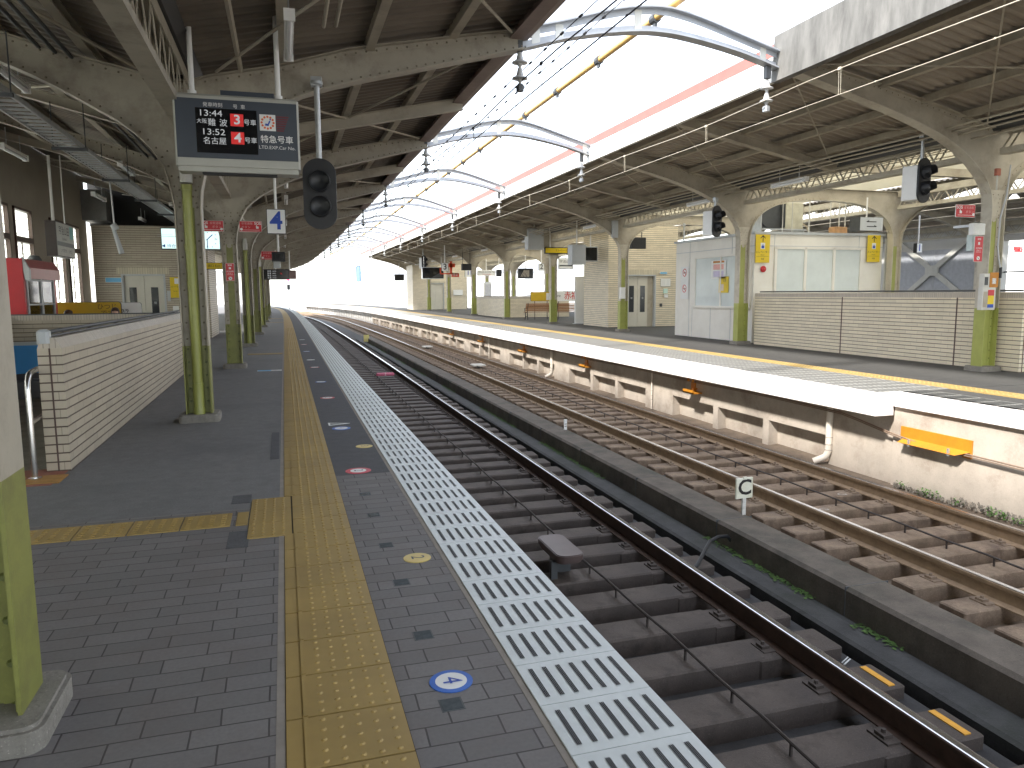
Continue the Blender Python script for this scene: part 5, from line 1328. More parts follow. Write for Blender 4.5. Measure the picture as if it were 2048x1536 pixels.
o, z = at(1957, 498, 10.2); sos_v('tall red SOS sign on the front of the right-hand far column', 10.2, o, z, w=.19, h=.44)
o, z = at(2036, 499, 20); sos_h('small red SOS sign at the right picture edge', 20, o, z, w=.4)
o, z = at(540, 511, 26); sos_h('small red sign far along the near columns', 26, o, z, w=.55)
o, z = at(2005, 740, 10.2)
# boxes on the far column
def small_box(label, cat, s, px, py, w, h, d, mt, parts=(), rz=0):
    o, z = at(px, py, s); t = facing(label, cat, 'button_box' if 'button' in label else 'control_box', s, o, z, rz)
    m = MB(); m.bbox(-w/2, w/2, 0, d, -h/2, h/2, .008); m.build('box', mt, t)
    for nm, a, b_, e, f, mm in parts: plate(t, nm, a, b_, e, f, mm, y=0, th=.008)
    return t
small_box('white junction box on the front of the right-hand far column under the SOS sign', 'box', 10.16, 1959, 458, .27, .2, .1, white, (('screw_plate', -.12, .12, -.09, .09, M('box_cover_white', (.7,.72,.7), .4)),))
small_box('pale blue-grey box on the left of the right-hand far column', 'box', 10.3, 1950, 485, .13, .28, .12, M('pale_blue_box', (.55,.65,.65), .4))
small_box('orange emergency button box on the right-hand far column, upper one', 'button box', 10.14, 1981, 561, .3, .24, .1, creamw, (('button_face', -.02, .17, -.12, .14, orange), ('label_panel', .03, .12, -.06, .04, white), ('recess', -.13, -.06, -.08, .06, darkg)))
small_box('yellow and red button box on the right-hand far column just above the lime part', 'button box', 10.14, 1978, 597, .3, .4, .1, creamw, (('red_panel', -.03, .1, .05, .15, red), ('yellow_panel', -.03, .1, -.1, .05, yel), ('blue_panel', -.03, .1, -.16, -.1, blue), ('recess', -.13, -.05, -.15, .12, beamm)))
o, z = at(1995, 480, 10.2); t = thing('cable_conduit', 'bent grey conduit down the right-hand far column to its button boxes', 'cable', W(o, 10.2, 0)); m = MB(); m.tube([(.12,-.05,3.6),(.08,-.05,3.1),(-.03,-.05,2.7),(-.04,-.05,2.2),(-.0,-.05,2.0),(.06,-.05,1.8),(.06,-.05,1.65)], .013, 8); m.build('conduit', greyp, t, smooth=True); m = MB(); m.cyl((.06,-.05,1.66),(.06,-.05,1.85),.025,8); m.build('sleeve', dark, t)
o, z = at(1990, 345, 10.2); t = thing('small_red_box', 'small red-brown box high on the right-hand far column', 'box', W(o, 10.15, z)); m = MB(); m.bbox(-.05,.05,-.03,.03,-.06,.06,.01); m.build('box', M('faded_red_box', (.4,.12,.07), .5), t); m = MB(); m.cyl((0,0,-.3),(0,0,-.06),.012,8); m.build('pipe', creamw, t)
small_box('tall grey electric box at the head of the lift tower column', 'box', RS0+2*RSP-.18, 1231, 458, .22, .62, .12, greyp)
small_box('white switch box on the lime strip of the lift tower column', 'box', RS0+2*RSP-.15, 1246, 586, .2, .42, .1, white)
# lit clock and waiting room sign
s = 22.0; o1, z1 = at(322, 457, s); o2, z2 = at(440, 498, s)
t = facing('lit pale sign box with a clock face behind the first downpipe column', 'sign', 'clock_sign', s, (o1+o2)/2, (z1+z2)/2); w, h = (o2-o1), (z1-z2)
m = MB(); m.box(-w/2-.02, w/2+.02, 0, .16, -h/2-.03, h/2+.03); m.build('casing', darkg, t); f = plate(t, 'lit_face', -w/2, w/2, -h/2, h/2, glowsg, y=0, th=.004)
text('◀ 待合室', .11, blue, f, x=-.5, y=-.006, z=-.2); m = MB(); m.box(-.82, -.3, -.0055, -.005, .05, .06); m.box(-.82, -.45, -.0055, -.005, .1, .107); m.build('line', greyp, f)
ck = (w/2-.31, 0); m = MB()
for k in range(12): a = R_(30*k); m.box(ck[0]+.24*math.sin(a)-.008, ck[0]+.24*math.sin(a)+.008, -.007, -.005, ck[1]+.24*math.cos(a)-.014, ck[1]+.24*math.cos(a)+.014)
m.strip([(ck[0], ck[1]-.02), (ck[0]+.0, ck[1]-.24)], .010, -.009, -.007); m.strip([(ck[0]-.02, ck[1]-.03), (ck[0]+.14, ck[1]+.12)], .012, -.011, -.009); m.build('clock_hands', blue, f)
text('12', .08, black, f, x=ck[0], y=-.006, z=.19); text('3', .08, black, f, x=ck[0]+.2, y=-.006, z=0); text('6', .08, black, f, x=ck[0], y=-.006, z=-.19)
s = 24.5; o, z = at(428, 532, s); t, f, y = sign_thing('hanging_sign', 'yellow hanging sign glimpsed left of the third near column', 'sign', s, o, z, .62, .2, yel, frame=dark, th=.1); text('出口 Exit', .09, black, f, y=y, z=0)
# station name sign (parallel to the track)
t = thing('station_name_sign', 'hanging station name board in a dark frame before the left windows', 'sign', W(-4.56, 18.9, 2.67), R_(90))
m = MB(); m.box(-.72, .72, .0, .2, -.37, .37); m.build('casing', M('dark_brown_casing', (.06,.045,.04), .4), t)
f = plate(t, 'face', -.68, .68, -.35, .35, M('name_board_white', (.6,.6,.56), .4), y=0, th=.006); text('宇治山田', .2, black, f, x=-.12, y=-.0075, z=.18); text('Ujiyamada', .08, darkg, f, x=-.12, y=-.0075, z=.02)
plate(f, 'line_colour_block', .34, .62, .05, .32, M('teal_block', (.25,.6,.6), .4), y=-.006, th=.002); plate(f, 'grey_band', -.68, .68, -.14, -.05, pdark if False else M('band_grey', (.18,.18,.18), .4), y=-.006, th=.002)
text('いすずがわ      いせし', .09, darkg, f, y=-.0075, z=-.24)
m = MB(); m.cyl((-.45,.1,.37),(-.45,.1,1.75),.03,8); m.build('hanging_pole', whitet, t); m = MB(); m.cyl((.45,.1,.37),(.45,.1,1.9),.012,6); m.build('hanging_rod', whitet, t)
# speaker rod
o, z = at(222, 400, 16); t = thing('hanging_speaker', 'thin hanging rod with a small grey horn at its lower end', 'speaker', W(o, 16, z)); m = MB(); m.cyl((0,0,.35),(.03,0,-.55),.014,8); m.build('rod', galv, t); m = MB(); m.cyl((.0,0,-.5),(.13,-.05,-1.0),.03,10,.05); m.cyl((.0,0,-.45),(.06,0,-.55),.06,8); m.build('horn', greyp, t, smooth=True)
# cable ladder
t = thing('cable_tray', 'grey cable ladder hanging lengthwise under the left part of the near canopy', 'cable tray', W(-2.75, 8, 3.5)); org = W(-2.75, 8, 3.5)
m = MB()
for o in (-2.9, -2.6): m.sbox(o-.012, o+.012, -4, 27, 3.5, 3.56, 2)
s = -4
while s < 27: m.sbox(-2.9, -2.6, s, s+.025, 3.505, 3.525, 1); s += .2
m.build('ladder', galv, t, org)
for s in range(-3, 27, 3):
    m = MB()
    for o in (-2.95, -2.55): m.cyl(W(o, s, 3.48), W(o, s, 4.1), .008, 5)
    m.sbox(-2.97, -2.53, s-.02, s+.02, 3.46, 3.5, 1)
    m.build('hanger', darkg, t, org)
# black monitor hood and hanging mirror boxes near the far end
def hang_box(name, label, cat, s, px, py, w, h, d, mt, pole=.6, face=None, rz=0, poles=(0,), pm=None):
    o, z = at(px, py, s); t = facing(label, cat, name, s, o, z, rz); m = MB(); m.bbox(-w/2, w/2, 0, d, -h/2, h/2, .02); m.build('box', mt, t)
    if face: plate(t, 'screen', -w/2+.04, w/2-.04, -h/2+.04, h/2-.04, face, y=.0, th=.006)
    for x in poles: m = MB(); m.cyl((x, d/2, h/2), (x, d/2, h/2+pole), .02 if len(poles) > 1 else .03, 8); m.build('hanging_pole', pm or whitet, t, smooth=True)
    return t
hang_box('monitor', 'black hooded monitor with pale lower half hanging under the number 4 sign', 'monitor', 22, 557, 513, .36, .26, .4, dark, 1.0, screen)
hang_box('monitor', 'pale box under the black hooded monitor', 'box', 22.2, 554, 529, .2, .2, .2, greyp, .1)
t = hang_box('departure_display', 'small distant departure board with red and white lines on the near platform', 'departure board', 40, 552, 549, 1.3, .52, .3, dark, 1.2, screen)
for k in range(4): text('普通  14:0%d' % k, .09, led_w, t, 'letters', x=-.2, y=-.01, z=.16-.11*k); 
text('急', .1, led_r, t, 'letters', x=.25, y=-.01, z=.05)
t = hang_box('train_indicator', 'distant boxy indicator lit by the sun below the canopy end, red lamp under it', 'indicator', 46, 580, 549, .7, .5, .9, M('brown_indicator_case', (.2,.13,.12), .5), 1.3)
m = MB(); m.lathe((-.1, .1, -.33), [(.0,.09),(.08,.05),(.09,0),(.06,-.06),(0,-.08)], 12); m.build('red_lamp', M('red_glow_lamp', (.8,.05,.08), .3, emit=(1,.05,.1,2)), t, smooth=True)

# ================================================================== NEAR SIDE: kiosk, boards, people
t = thing('photo_kiosk', 'red kiosk with a glazed side standing left behind the tiled stair wall', 'kiosk', W(-4.85, 15.9, 0), 0)
m = MB(); m.bbox(-.28, .28, 0, .1, 0, 2.15, .01); m.box(-.28, .28, .1, 2.0, 0, .5); m.box(-.28, .28, 1.85, 2.05, .5, 1.8); m.box(-.28, -.22, .1, 1.85, .5, 1.8); m.build('body', kred, t)
m = MB(); m.prismy([(-.3, 1.78), (.36, 1.78), (.36, 1.98), (.26, 2.15), (-.3, 2.15)], .1, 2.1); m.build('header', kpink, t)
m = MB(); m.prismy([(.30, 1.75), (.38, 1.75), (.38, 1.95), (.28, 2.17), (.25, 2.17)], .02, .1); m.build('header_end', greyp, t)
m = MB()
for y in (.12, .95, 1.0, 1.8): m.box(.26, .3, y, y+.05, .5, 1.78)
for z in (.5, .85, 1.28, 1.74): m.box(.265, .295, .12, 1.85, z, z+.03)
m.build('glazing_frame', greyp, t)
m = MB(); m.box(.27, .28, .12, 1.85, .5, 1.78); m.build('glass', clear, t)
m = MB()
for y in (.3, .6, 1.25, 1.55):
    for z in (.55, .92, 1.34): m.lathe((.0, y, z), [(.09,0),(.12,.06),(.1,.16),(.07,.24),(0,.28)], 9)
m.build('display_goods', M('kiosk_goods', (.55,.45,.33), .7, var=.5, scale=2.2), t, smooth=True)
m = MB(); m.box(-.2, .25, .1, 1.85, .84, .85); m.box(-.2, .25, .1, 1.85, 1.27, 1.28); m.build('shelf', clear, t)
o, z = at(72, 506, 20); t = thing('round_ornament', 'dark round shape in front of the left window above the kiosk', 'ornament', W(-5.75, 20.9, 2.28)); m = MB(); m.lathe((0,0,0), [(0,-.15),(.11,-.13),(.16,-.03),(.16,.06),(.11,.14),(0,.17)], 14); m.build('body', darkg, t, smooth=True); m = MB(); m.cyl((0,0,-.6),(0,0,-.12),.03); m.build('stem', darkg, t)

def bench(label, loc, rz, L=1.8, group=None):
    t = thing('bench', label, 'bench', loc, rz, group)
    m = MB()
    for k in range(5): m.box(-L/2, L/2, .0-.02+.085*k, .055+.085*k, .40, .43)
    m.build('seat', wood, t)
    m = MB()
    for k in range(5):
        z = .47+.085*k; m.box(-L/2, L/2, -.08-.02*k, -.055-.02*k, z, z+.072)
    m.build('backrest', wood, t)
    for x in (-L/2+.12, L/2-.12):
        m = MB(); m.tube([(x,-.17,.9),(x,-.1,.62),(x,-.05,.42),(x,.2,.38),(x,.42,.4)], .02, 6); m.tube([(x,-.02,.40),(x,-.05,.2),(x,-.12,.0)], .024, 6); m.tube([(x,.36,.39),(x,.3,.2),(x,.4,.0)], .024, 6); m.tube([(x,-.08,.12),(x,.12,.2),(x,.33,.12)], .016, 6); m.tube([(x,-.08,.6),(x,.2,.64),(x,.42,.62),(x,.42,.4)], .018, 6); m.build('leg', dark, t, smooth=True)
    return t
bench('brown slatted bench seen from behind, left of the plinth column on the far platform', W(at(1079, 620, 38.6)[0], 38.6, 0), hd(38), 1.65, 'benches on the far platform')
bench('brown slatted bench seen from behind, right of the plinth column on the far platform', W(at(1143, 620, 38.0)[0], 38.0, 0), hd(38), 1.95, 'benches on the far platform')
def board(name, label, s, o, w, z0, z1, mt, z_leg=0, th=.03, rz=0, group=None):
    t = facing(label, 'advert board', name, s, o, 0, rz, group); h = z1-z0; P = []
    r = min(.06, h*.2)
    for cxx, czz, a0 in ((w/2-r, z1-r, 0), (-w/2+r, z1-r, 90), (-w/2+r, z0+r, 180), (w/2-r, z0+r, 270)):
        for k in range(5): a = R_(a0+90*k/4); P.append((cxx+r*math.cos(a), czz+r*math.sin(a)))
    m = MB(); m.prismy(P, 0, th); m.build('frame', dark, t)
    m = MB(); m.prismy([((p[0])*.985, z0+(p[1]-z0)*.97+.015*h) for p in P], -.004, 0); f = m.build('face', mt, t)
    m = MB()
    for x in (-w*.3, w*.3): m.box(x-.015, x+.015, .005, .025, z_leg, z0)
    m.build('support', dark, t); return t, f
t, f = board('bench_board', 'mustard yellow advert board above the bench behind the near stair wall', 18.9, -4.25, 1.42, .9, 1.315, yelb); text('ひつじ\nです', .14, M('dark_brown_lettering', (.12,.07,.02)), f, x=.42, y=-.006, z=1.13)
t, f = board('bench_board', 'white rounded advert board beside the mustard board', 18.95, -3.38, .5, .9, 1.3, white); text('9/9', .12, black, f, x=-.1, y=-.006, z=1.1)
t = bench('wooden bench hidden behind the near stair wall under the yellow board', W(-4.1, 18.55, 0), R_(180), 1.8)
t, f = board('bench_board', 'yellow rounded advert board above the far platform bench', 38.9, at(1082, 592, 38.9)[0], 1.2, 1.0, 1.5, yelb); plate(f, 'white_panel', .3, .55, 1.05, 1.44, white, y=-.004, th=.003)
t, f = board('bench_board', 'white advert board with red characters above the right far platform bench', 38.3, at(1134, 592, 38.3)[0], 1.6, .98, 1.54, white); text('赤福', .46, rlet, f, x=.24, y=-.006, z=1.26, bold=.01, wx=.9); text('伊勢', .13, darkg, f, x=-.5, y=-.006, z=1.26)
t = thing('vending_machine', 'red vending machine partly hidden behind the white advert board', 'vending machine', W(19.8, 43.0, 0), 0); m = MB(); m.bbox(-.5, .6, 0, .7, 0, 1.83, .02); m.build('body', M('coral_red_body', (.7,.12,.12), .35), t); m = MB(); m.box(-.42, .3, -.01, 0, 1.0, 1.7); m.build('display_window', clear, t)

def person(label, loc, rz, shirt, trousers, group=None):
    t = thing('person', label, 'person', loc, rz, group)
    V = [(0,0,.55),(0,.01,.75),(0,.0,.95),(0,-.01,1.03),(0,-.02,1.10),
         (.09,0,.52),(.11,-.42,.50),(.11,-.45,.10),(.11,-.56,.05),(-.09,0,.52),(-.11,-.42,.50),(-.11,-.45,.10),(-.11,-.56,.05),
         (.16,0,.96),(.21,-.03,.72),(.12,-.28,.60),(-.16,0,.96),(-.21,-.03,.72),(-.12,-.28,.60)]
    Ed = [(0,1),(1,2),(2,3),(3,4),(0,5),(5,6),(6,7),(7,8),(0,9),(9,10),(10,11),(11,12),(2,13),(13,14),(14,15),(2,16),(16,17),(17,18)]
    rad = [.14,.135,.13,.06,.05,.1,.07,.045,.035,.1,.07,.045,.035,.07,.045,.032,.07,.045,.032]
    me = bpy.data.meshes.new('body'); me.from_pydata(V, Ed, []); ob = bpy.data.objects.new('body', me); COL.objects.link(ob); ob.parent = t
    md = ob.modifiers.new('skin', 'SKIN'); ob.data.skin_vertices
    for i, r in enumerate(rad): ob.data.skin_vertices[0].data[i].radius = (r, r*(.8 if i in (0,1,2) else 1))
    ob.data.skin_vertices[0].data[0].use_root = True
    md2 = ob.modifiers.new('sub', 'SUBSURF'); md2.levels = 2; md2.render_levels = 2
    bpy.context.view_layer.update(); dg = bpy.context.evaluated_depsgraph_get(); bm2 = bpy.data.meshes.new_from_object(ob.evaluated_get(dg)); ob.modifiers.clear(); ob.data = bm2
    bm2.materials.clear(); bm2.materials.append(shirt); bm2.materials.append(trousers); bm2.materials.append(skin)
    for p in bm2.polygons: 
        p.use_smooth = True; c = p.center; p.material_index = 1 if (c.z < .6 and c.y < .1 and abs(c.x) < .2 and not (c.y < -.2 and c.z > .57)) else 0
        if c.y < -.24 and c.z > .56 and c.z < .66: p.material_index = 2
        if c.z > 1.02: p.material_index = 2
    m = MB(); m.lathe((0,-.02,1.21), [(0,-.125),(.035,-.12),(.055,-.1),(.072,-.05),(.078,.0),(.076,.05),(.06,.1),(.03,.12),(0,.125)], 18)
    for i, (x, y, z) in enumerate(m.v): m.v[i] = (x, (y+.02)*1.15-.02, z)
    m.cyl((0,-.12,1.2),(0,-.105,1.235),.012,6,.004); m.lathe((.078,-.01,1.2),[(0,-.03),(.012,-.02),(.014,0),(.01,.025),(0,.03)],6); m.lathe((-.078,-.01,1.2),[(0,-.03),(.012,-.02),(.014,0),(.01,.025),(0,.03)],6)
    h = m.build('head', skin, t, smooth=True)
    m = MB()
    for x in (-.03, .03): m.lathe((x,-.1,1.215), [(0,-.006),(.010,-.003),(.010,.003),(0,.006)], 8)
    m.box(-.022,.022,-.108,-.1,1.145,1.151); m.build('eyes_and_mouth', black, h)
    m = MB(); m.lathe((0,.012,1.23), [(.05,-.15),(.09,-.1),(.098,-.02),(.095,.04),(.08,.09),(.045,.125),(0,.135)], 16); m.lathe((0,-.02,1.245), [(.08,.02),(.088,.05),(.07,.09),(.03,.11),(0,.115)], 16); m.build('hair', hair, h, smooth=True)
    for i, v in enumerate(h.children[1].data.vertices if len(h.children) > 1 else []): pass
    t.scale = (.88, .88, .88)
    return t
person('seated person with visible face before the yellow board behind the near stair wall', W(-3.58, 18.42, 0.0), R_(5), cloth2, cloth1, 'people seated behind the stair wall')
person('seated person whose dark hair just shows beside the red kiosk', W(-4.50, 18.42, -.04), R_(170), cloth1, darkg, 'people seated behind the stair wall')

# ================================================================== FAR SIDE HANGING THINGS
hang_box('signal_camera_box', 'pale grey equipment box on a pole left of the yellow hanging sign', 'equipment box', 33, 1072, 478, .78, .95, .5, greyp, .9)
hang_box('signal_camera_box', 'pale grey equipment box on a thick pole right of the yellow hanging sign', 'equipment box', 29, 1158, 509, .62, .82, .5, greyp, 1.0)
hang_box('monitor', 'dark monitor beside the grey equipment box on the lift tower side', 'monitor', 29.5, 1182, 508, .62, .62, .12, greyp, .6, screen)
hang_box('loudspeaker', 'black loudspeaker hanging on two rods in front of the far lift tower', 'loudspeaker', 26.5, 1278, 486, .62, .42, .35, dark, .75, None, 0, (-.2, .2), darkg)
t = hang_box('hanging_sign', 'long yellow hanging sign in a dark frame over the far platform', 'sign', 33, 1113, 501, 1.15, .3, .1, dark, 1.1, yel, 0, (-.3,)); text('エレベーター', .12, black, t, x=.3, y=-.009, z=.0)
t = hang_box('station_name_sign', 'small pale station name sign between the far platform columns', 'sign', 40, 1132, 527, .9, .62, .1, greyp, .5, white); text('宇治山田', .2, black, t, y=-.009, z=.1); plate(t, 'grey_band', -.4, .4, -.16, -.08, darkg, y=-.006, th=.003)
t = hang_box('monitor', 'wide monitor screen showing tracks, under the number 3 sign', 'monitor', 50, 866, 546, 1.5, .78, .2, greyp, .7, screen, 0, (-.6, .6))
m = MB(); m.prismy([(-.1,-.3),(.6,.1),(.68,-.3)], -.0085, -.007); m.build('track_image', darkg, t)
t = hang_box('camera_monitor', 'dark monitor with striped track image left of the number 2 sign', 'monitor', 44, 1052, 547, .95, .62, .25, darkg, .8, screen)
m = MB()
for k in range(6): m.add([(-.35+.1*k,-.0085,-.2),(-.31+.1*k,-.0085,-.2),(-.1+.06*k,-.0085,.2),(-.13+.06*k,-.0085,.2)], [(0,1,2,3)])
m.build('track_image', M('pale_track_image', (.45,.4,.33)), t)
hang_box('loudspeaker', 'black box hanging on long thin rods between farther far-platform columns', 'loudspeaker', 48, 934, 534, .62, .42, .35, dark, 1.0, None, 0, (-.25, .25), darkg)
t = hang_box('route_board', 'long white route board with small print between farther columns', 'sign', 52, 973, 546, 1.35, .42, .1, white, .8, white, 0, (0,)); text('宇治山田 鳥羽 賢島 方面', .11, darkg, t, y=-.009, z=.06); text('Toba Kashikojima', .09, red, t, y=-.009, z=-.09)
hang_box('monitor', 'black monitor right of the long white route board', 'monitor', 52, 999, 546, .35, .5, .3, dark, .8, screen)
t = hang_box('track_indicator', 'dark indicator box hanging at the far end of the opposite canopy', 'indicator', 68, 799, 555, .85, .55, .2, darkg, 1.0, screen)
# red frame thing
o, z = at(900, 545, 50); t = thing('red_stop_frame', 'bright red metal frame hanging beside the number 3 sign', 'frame', W(o, 50, z), 0)
m = MB(); m.box(-.65, .6, -.03, .03, -.12, -.04); m.box(-.65, -.25, -.03, .03, .2, .3); m.box(-.7, -.62, -.03, .03, -.1, .3); m.box(.1, .62, -.03, .03, -.3, -.05); m.box(0, .15, -.03, .03, -.1, .75); m.box(-.1, .35, -.03, .03, .35, .6); m.build('frame', M('vivid_red_frame', (.75,.08,.03), .4), t); text('停止', .2, wlet, t, 'letters', x=.36, y=-.035, z=-.17)
# far lift tower 2
lift_tower('distant tiled tower with a grey double door near the end of the far canopy', 67, 11.35, 16.3, 3, 4.0, 12.7, 14.2, tileR, glass=False, dh=2.4, side=0)
t, f, y = sign_thing('notice_sign', 'pale notice board on the distant tiled tower', 'sign', 66.9, *at(916, 585, 66.9), .9, .5, white, frame=greyp)
t = thing('waiting_poster', 'tall white poster column between the distant columns', 'panel', W(16.9, 62, 0)); m = MB(); m.box(-.3,.3,0,.3,0,2.4); m.build('panel', white, t); m = MB(); m.box(-.25,.25,-.01,0,1,2.2); m.build('poster', M('pale_poster', (.6,.6,.62)), t)
# orange brackets under the far coping, big guard and pipes
for k, (s, ) in enumerate(((14.1,), (20.15,), (26.2,), (32.3,), (38.4,))):
    t = thing('orange_bracket', '%s orange steel bracket under the far platform edge, from the right' % ordn(k), 'bracket', W(8.45, s, -.66), 0, 'orange brackets under the coping')
    m = MB(); m.box(-.22, .1, -.2, .2, -.05, -.02); m.box(-.22, -.19, -.2, .2, -.05, .03); m.box(-.02, .02, .04, .2, -.05, .16); m.box(-.1, .17, -.01, .03, .02, .05); m.box(.1, .17, .0, .2, -.05, .3); m.build('bracket', orange, t); m = MB(); m.cyl((-.15,.1,.2),(-.15,.1,.32),.025,6); m.build('bolt', orange, t); m = MB(); m.cyl((-.15,-.1,.2),(-.15,-.1,.32),.025,6); m.build('bolt', orange, t)
t = thing('orange_guard', 'long orange angle guard fixed on the near part of the sunlit wall', 'guard', W(8.42, 7.86, -.56)); 
m = MB(); m.box(-.025, 0, -.58, .58, -.06, .09); m.add([(-.025,-.58,-.06),(-.025,.5,-.06),(-.16,.5,-.12),(-.16,-.45,-.12)], [(0,1,2,3),(3,2,1,0)]); m.box(-.03, 0, -.58, -.45, -.15, -.06); m.build('plate', orange, t)
m = MB(); m.box(-.15,-.13,-.35,-.32,-.15,-.05); m.box(-.15,-.13,.3,.33,-.15,-.05); m.build('clip', galv, t)
for k, (s, zt_) in enumerate(((9.93, -.42), (16.1, -.36), (23.2, -.36), (31.2, -.36), (44.5, -.36))):
    t = thing('drain_pipe', '%s cream drain pipe down the far platform wall, from the right' % ordn(k), 'pipe', W(8.42, s, -1.36), 0, 'drain pipes on the platform wall')
    r = .055 if k in (0, 2) else .02
    m = MB(); m.tube([(0,0,zt_+1.36),(0,0,.42),(0,0,.22),(-.02,.03,.13),(-.08,.08,.08),(-.17,.14,.03)] if r > .03 else [(0,0,.95),(0,0,.1),(0,0,0)], r, 12); m.build('pipe', pipew, t, smooth=True)
    m = MB()
    for z in (.24, .33, .45): m.cyl((0,0,z-.004),(0,0,z+.004),r+.004,12)
    m.build('joint', tan, t)
t = thing('wall_cable', 'sagging brown cable clipped along the far platform wall under the coping', 'cable', W(8.36, 3, -.6)); org = W(8.36, 3, -.6)
pts = []
for s in [x*.4-4 for x in range(150)]:
    z = -.66+.012*math.sin(s) if s < 8.0 else (-.66+.22*min(1, (s-8.0)/1.6)**1.2 if s < 9.6 else -.44+.012*math.sin(s*1.2)); pts.append(W(8.36, s, z))
m = MB(); m.tube(pts, .012, 6); m.build('cable', M('brown_cable', (.2,.14,.1), .6), t, org, smooth=True); m = MB(); m.tube([p+Vector((.0,0,-.025)) for p in pts], .009, 6); m.build('cable', M('brown_cable', (.2,.14,.1), .6), t, org, smooth=True)

# ================================================================== FLOOR STICKERS
def sticker(label, o, s, ring, fill, txt, tm, r=.082, rr=.06, mark=None):
    t = facing(label, 'floor sticker', 'floor_sticker', s, o, .0035, 0, 'round stickers on the platform floor')
    def disc(rad, z): return [(rad*math.cos(6.2832*k/28), rad*math.sin(6.2832*k/28), z) for k in range(28)]
    m = MB(); m.prismz([(p[0], p[1]) for p in disc(r, 0)], -.003, .0); m.build('outer_disc', ring, t)
    m = MB(); m.prismz([(p[0], p[1]) for p in disc(rr, 0)], .0, .0012); f = m.build('inner_disc', fill, t)
    P, fs = text_mb(txt, .105, face='up', bold=0); m = MB(); m.add([(-v[1]*-1*-1*-1, 0, 0) for v in P][:0], []); me = bpy.data.meshes.new('digit')
    me.from_pydata([(v[1], -v[0], .0026) for v in P], [], fs); me.materials.append(tm); ob = bpy.data.objects.new('digit', me); COL.objects.link(ob); ob.parent = f
    return t
bl2, rd2, yl2 = M('sticker_blue', (.02,.12,.5), .4), M('sticker_red', (.55,.02,.05), .4), M('sticker_yellow', (.62,.48,.16), .45)
sticker('round white floor sticker with a blue ring and blue 4, nearest one', .55, 2.615, bl2, white, '4', blue)
sticker('plain yellow round floor sticker with a 2, between two paving joints', .655, 3.97, yl2, yl2, '2', darkg, .076, .07)
sticker('round floor sticker with a red ring and a 2 at the asphalt seam', .54, 6.16, rd2, white, '2', darkg, .105, .065)
sticker('yellow round floor sticker on the black asphalt', .69, 7.16, yl2, yl2, '3', darkg, .08, .075)
sticker('round floor sticker with a blue rim beside a white triangle sticker', .55, 8.22, bl2, white, '4', blue, .1, .07)
t = facing('small white triangular floor sticker on the black asphalt', 'floor sticker', 'floor_sticker', 8.52, .53, .0035); m = MB(); m.prismz([(-.1,-.09),(.14,.0),(-.1,.1)], -.003, .0); m.build('triangle', white, t); m = MB(); m.prismz([(-.08,-.05),(.07,.0),(-.08,.05)], .0, .001); m.build('mark', darkg, t)
sticker('farther round floor sticker with a red ring', .54, 10.75, rd2, white, '2', darkg, .1, .07)
for k, (o, s) in enumerate(((.54, 12.77), (.54, 15.4), (.52, 17.2), (.5, 19.8), (.5, 22.6), (.5, 25.0))): sticker('%s small pale floor sticker beyond the red-ringed one on the black asphalt' % ordn(k+1), o, s, (bl2, rd2, white)[k % 3], white, '3', darkg, .09, .07)
t = facing('blue and white floor strip sticker beside the yellow tiles', 'floor sticker', 'floor_sticker', 15.05, -.29, .0035); m = MB(); m.box(-.25, .2, -.1, .1, -.003, 0); m.build('strip', white, t); m = MB(); m.box(-.24, .0, -.09, .09, 0, .001); m.build('blue_part', lblue, t)
for k, s in enumerate((5.41, 4.87, 4.24, 3.65, 3.03, 2.46, 1.9)):
    t = facing('%s square glass marker in the pavers, counting from the far end' % ordn(k), 'floor marker', 'floor_marker', s, .518, .0); m = MB(); m.box(-.036, .036, -.036, .036, -.02, .0025); m.build('glass', M('grey_glass_block', (.09,.105,.115), .15, var=.2, scale=30), t); m = MB(); m.box(-.042,.042,-.042,.042,-.02,.0012); m.build('frame', darkg, t)

# ================================================================== DISTANT TOWN
def house_b(name, label, x, y, w, d, h, mt, rz=0, rows=2, cols=4, roof_h=1.5, group='houses behind the station', zb=-6):
    t = thing(name, label, 'building', (x, y, zb), R_(rz), group)
    m = MB(); m.box(-w/2, w/2, 0, d, 0, h-zb); m.build('wall', mt, t)
    H = h-zb; m = MB()
    if roof_h > .6: m.add([(-w/2-.4,-.4,H),(w/2+.4,-.4,H),(w/2+.4,d+.4,H),(-w/2-.4,d+.4,H),(-w/2-.4,d/2,H+roof_h),(w/2+.4,d/2,H+roof_h)], [(0,1,5,4),(2,3,4,5),(0,4,3),(1,2,5),(3,2,1,0)])
    else: m.box(-w/2-.2, w/2+.2, -.2, d+.2, H, H+roof_h)
    m.build('roof', roofg, t)
    for r in range(rows):
        for c in range(cols):
            x0 = -w/2+w*(c+.25)/cols; z0 = H-1.0-(H-2)*(r+.6)/max(rows, 1)*(.5 if rows < 3 else .9); f = MB(); f.box(x0, x0+w/cols*.5, -.05, 0, z0, z0+1.3 if rows < 5 else z0+.9); wo = f.build('window', winm, t)
    return t
house_b('apartment_block', 'tall pale apartment block with rows of balconies far behind the near platform end', 45, 330, 36, 14, 24, house, 4, 9, 9, .5, zb=-6)
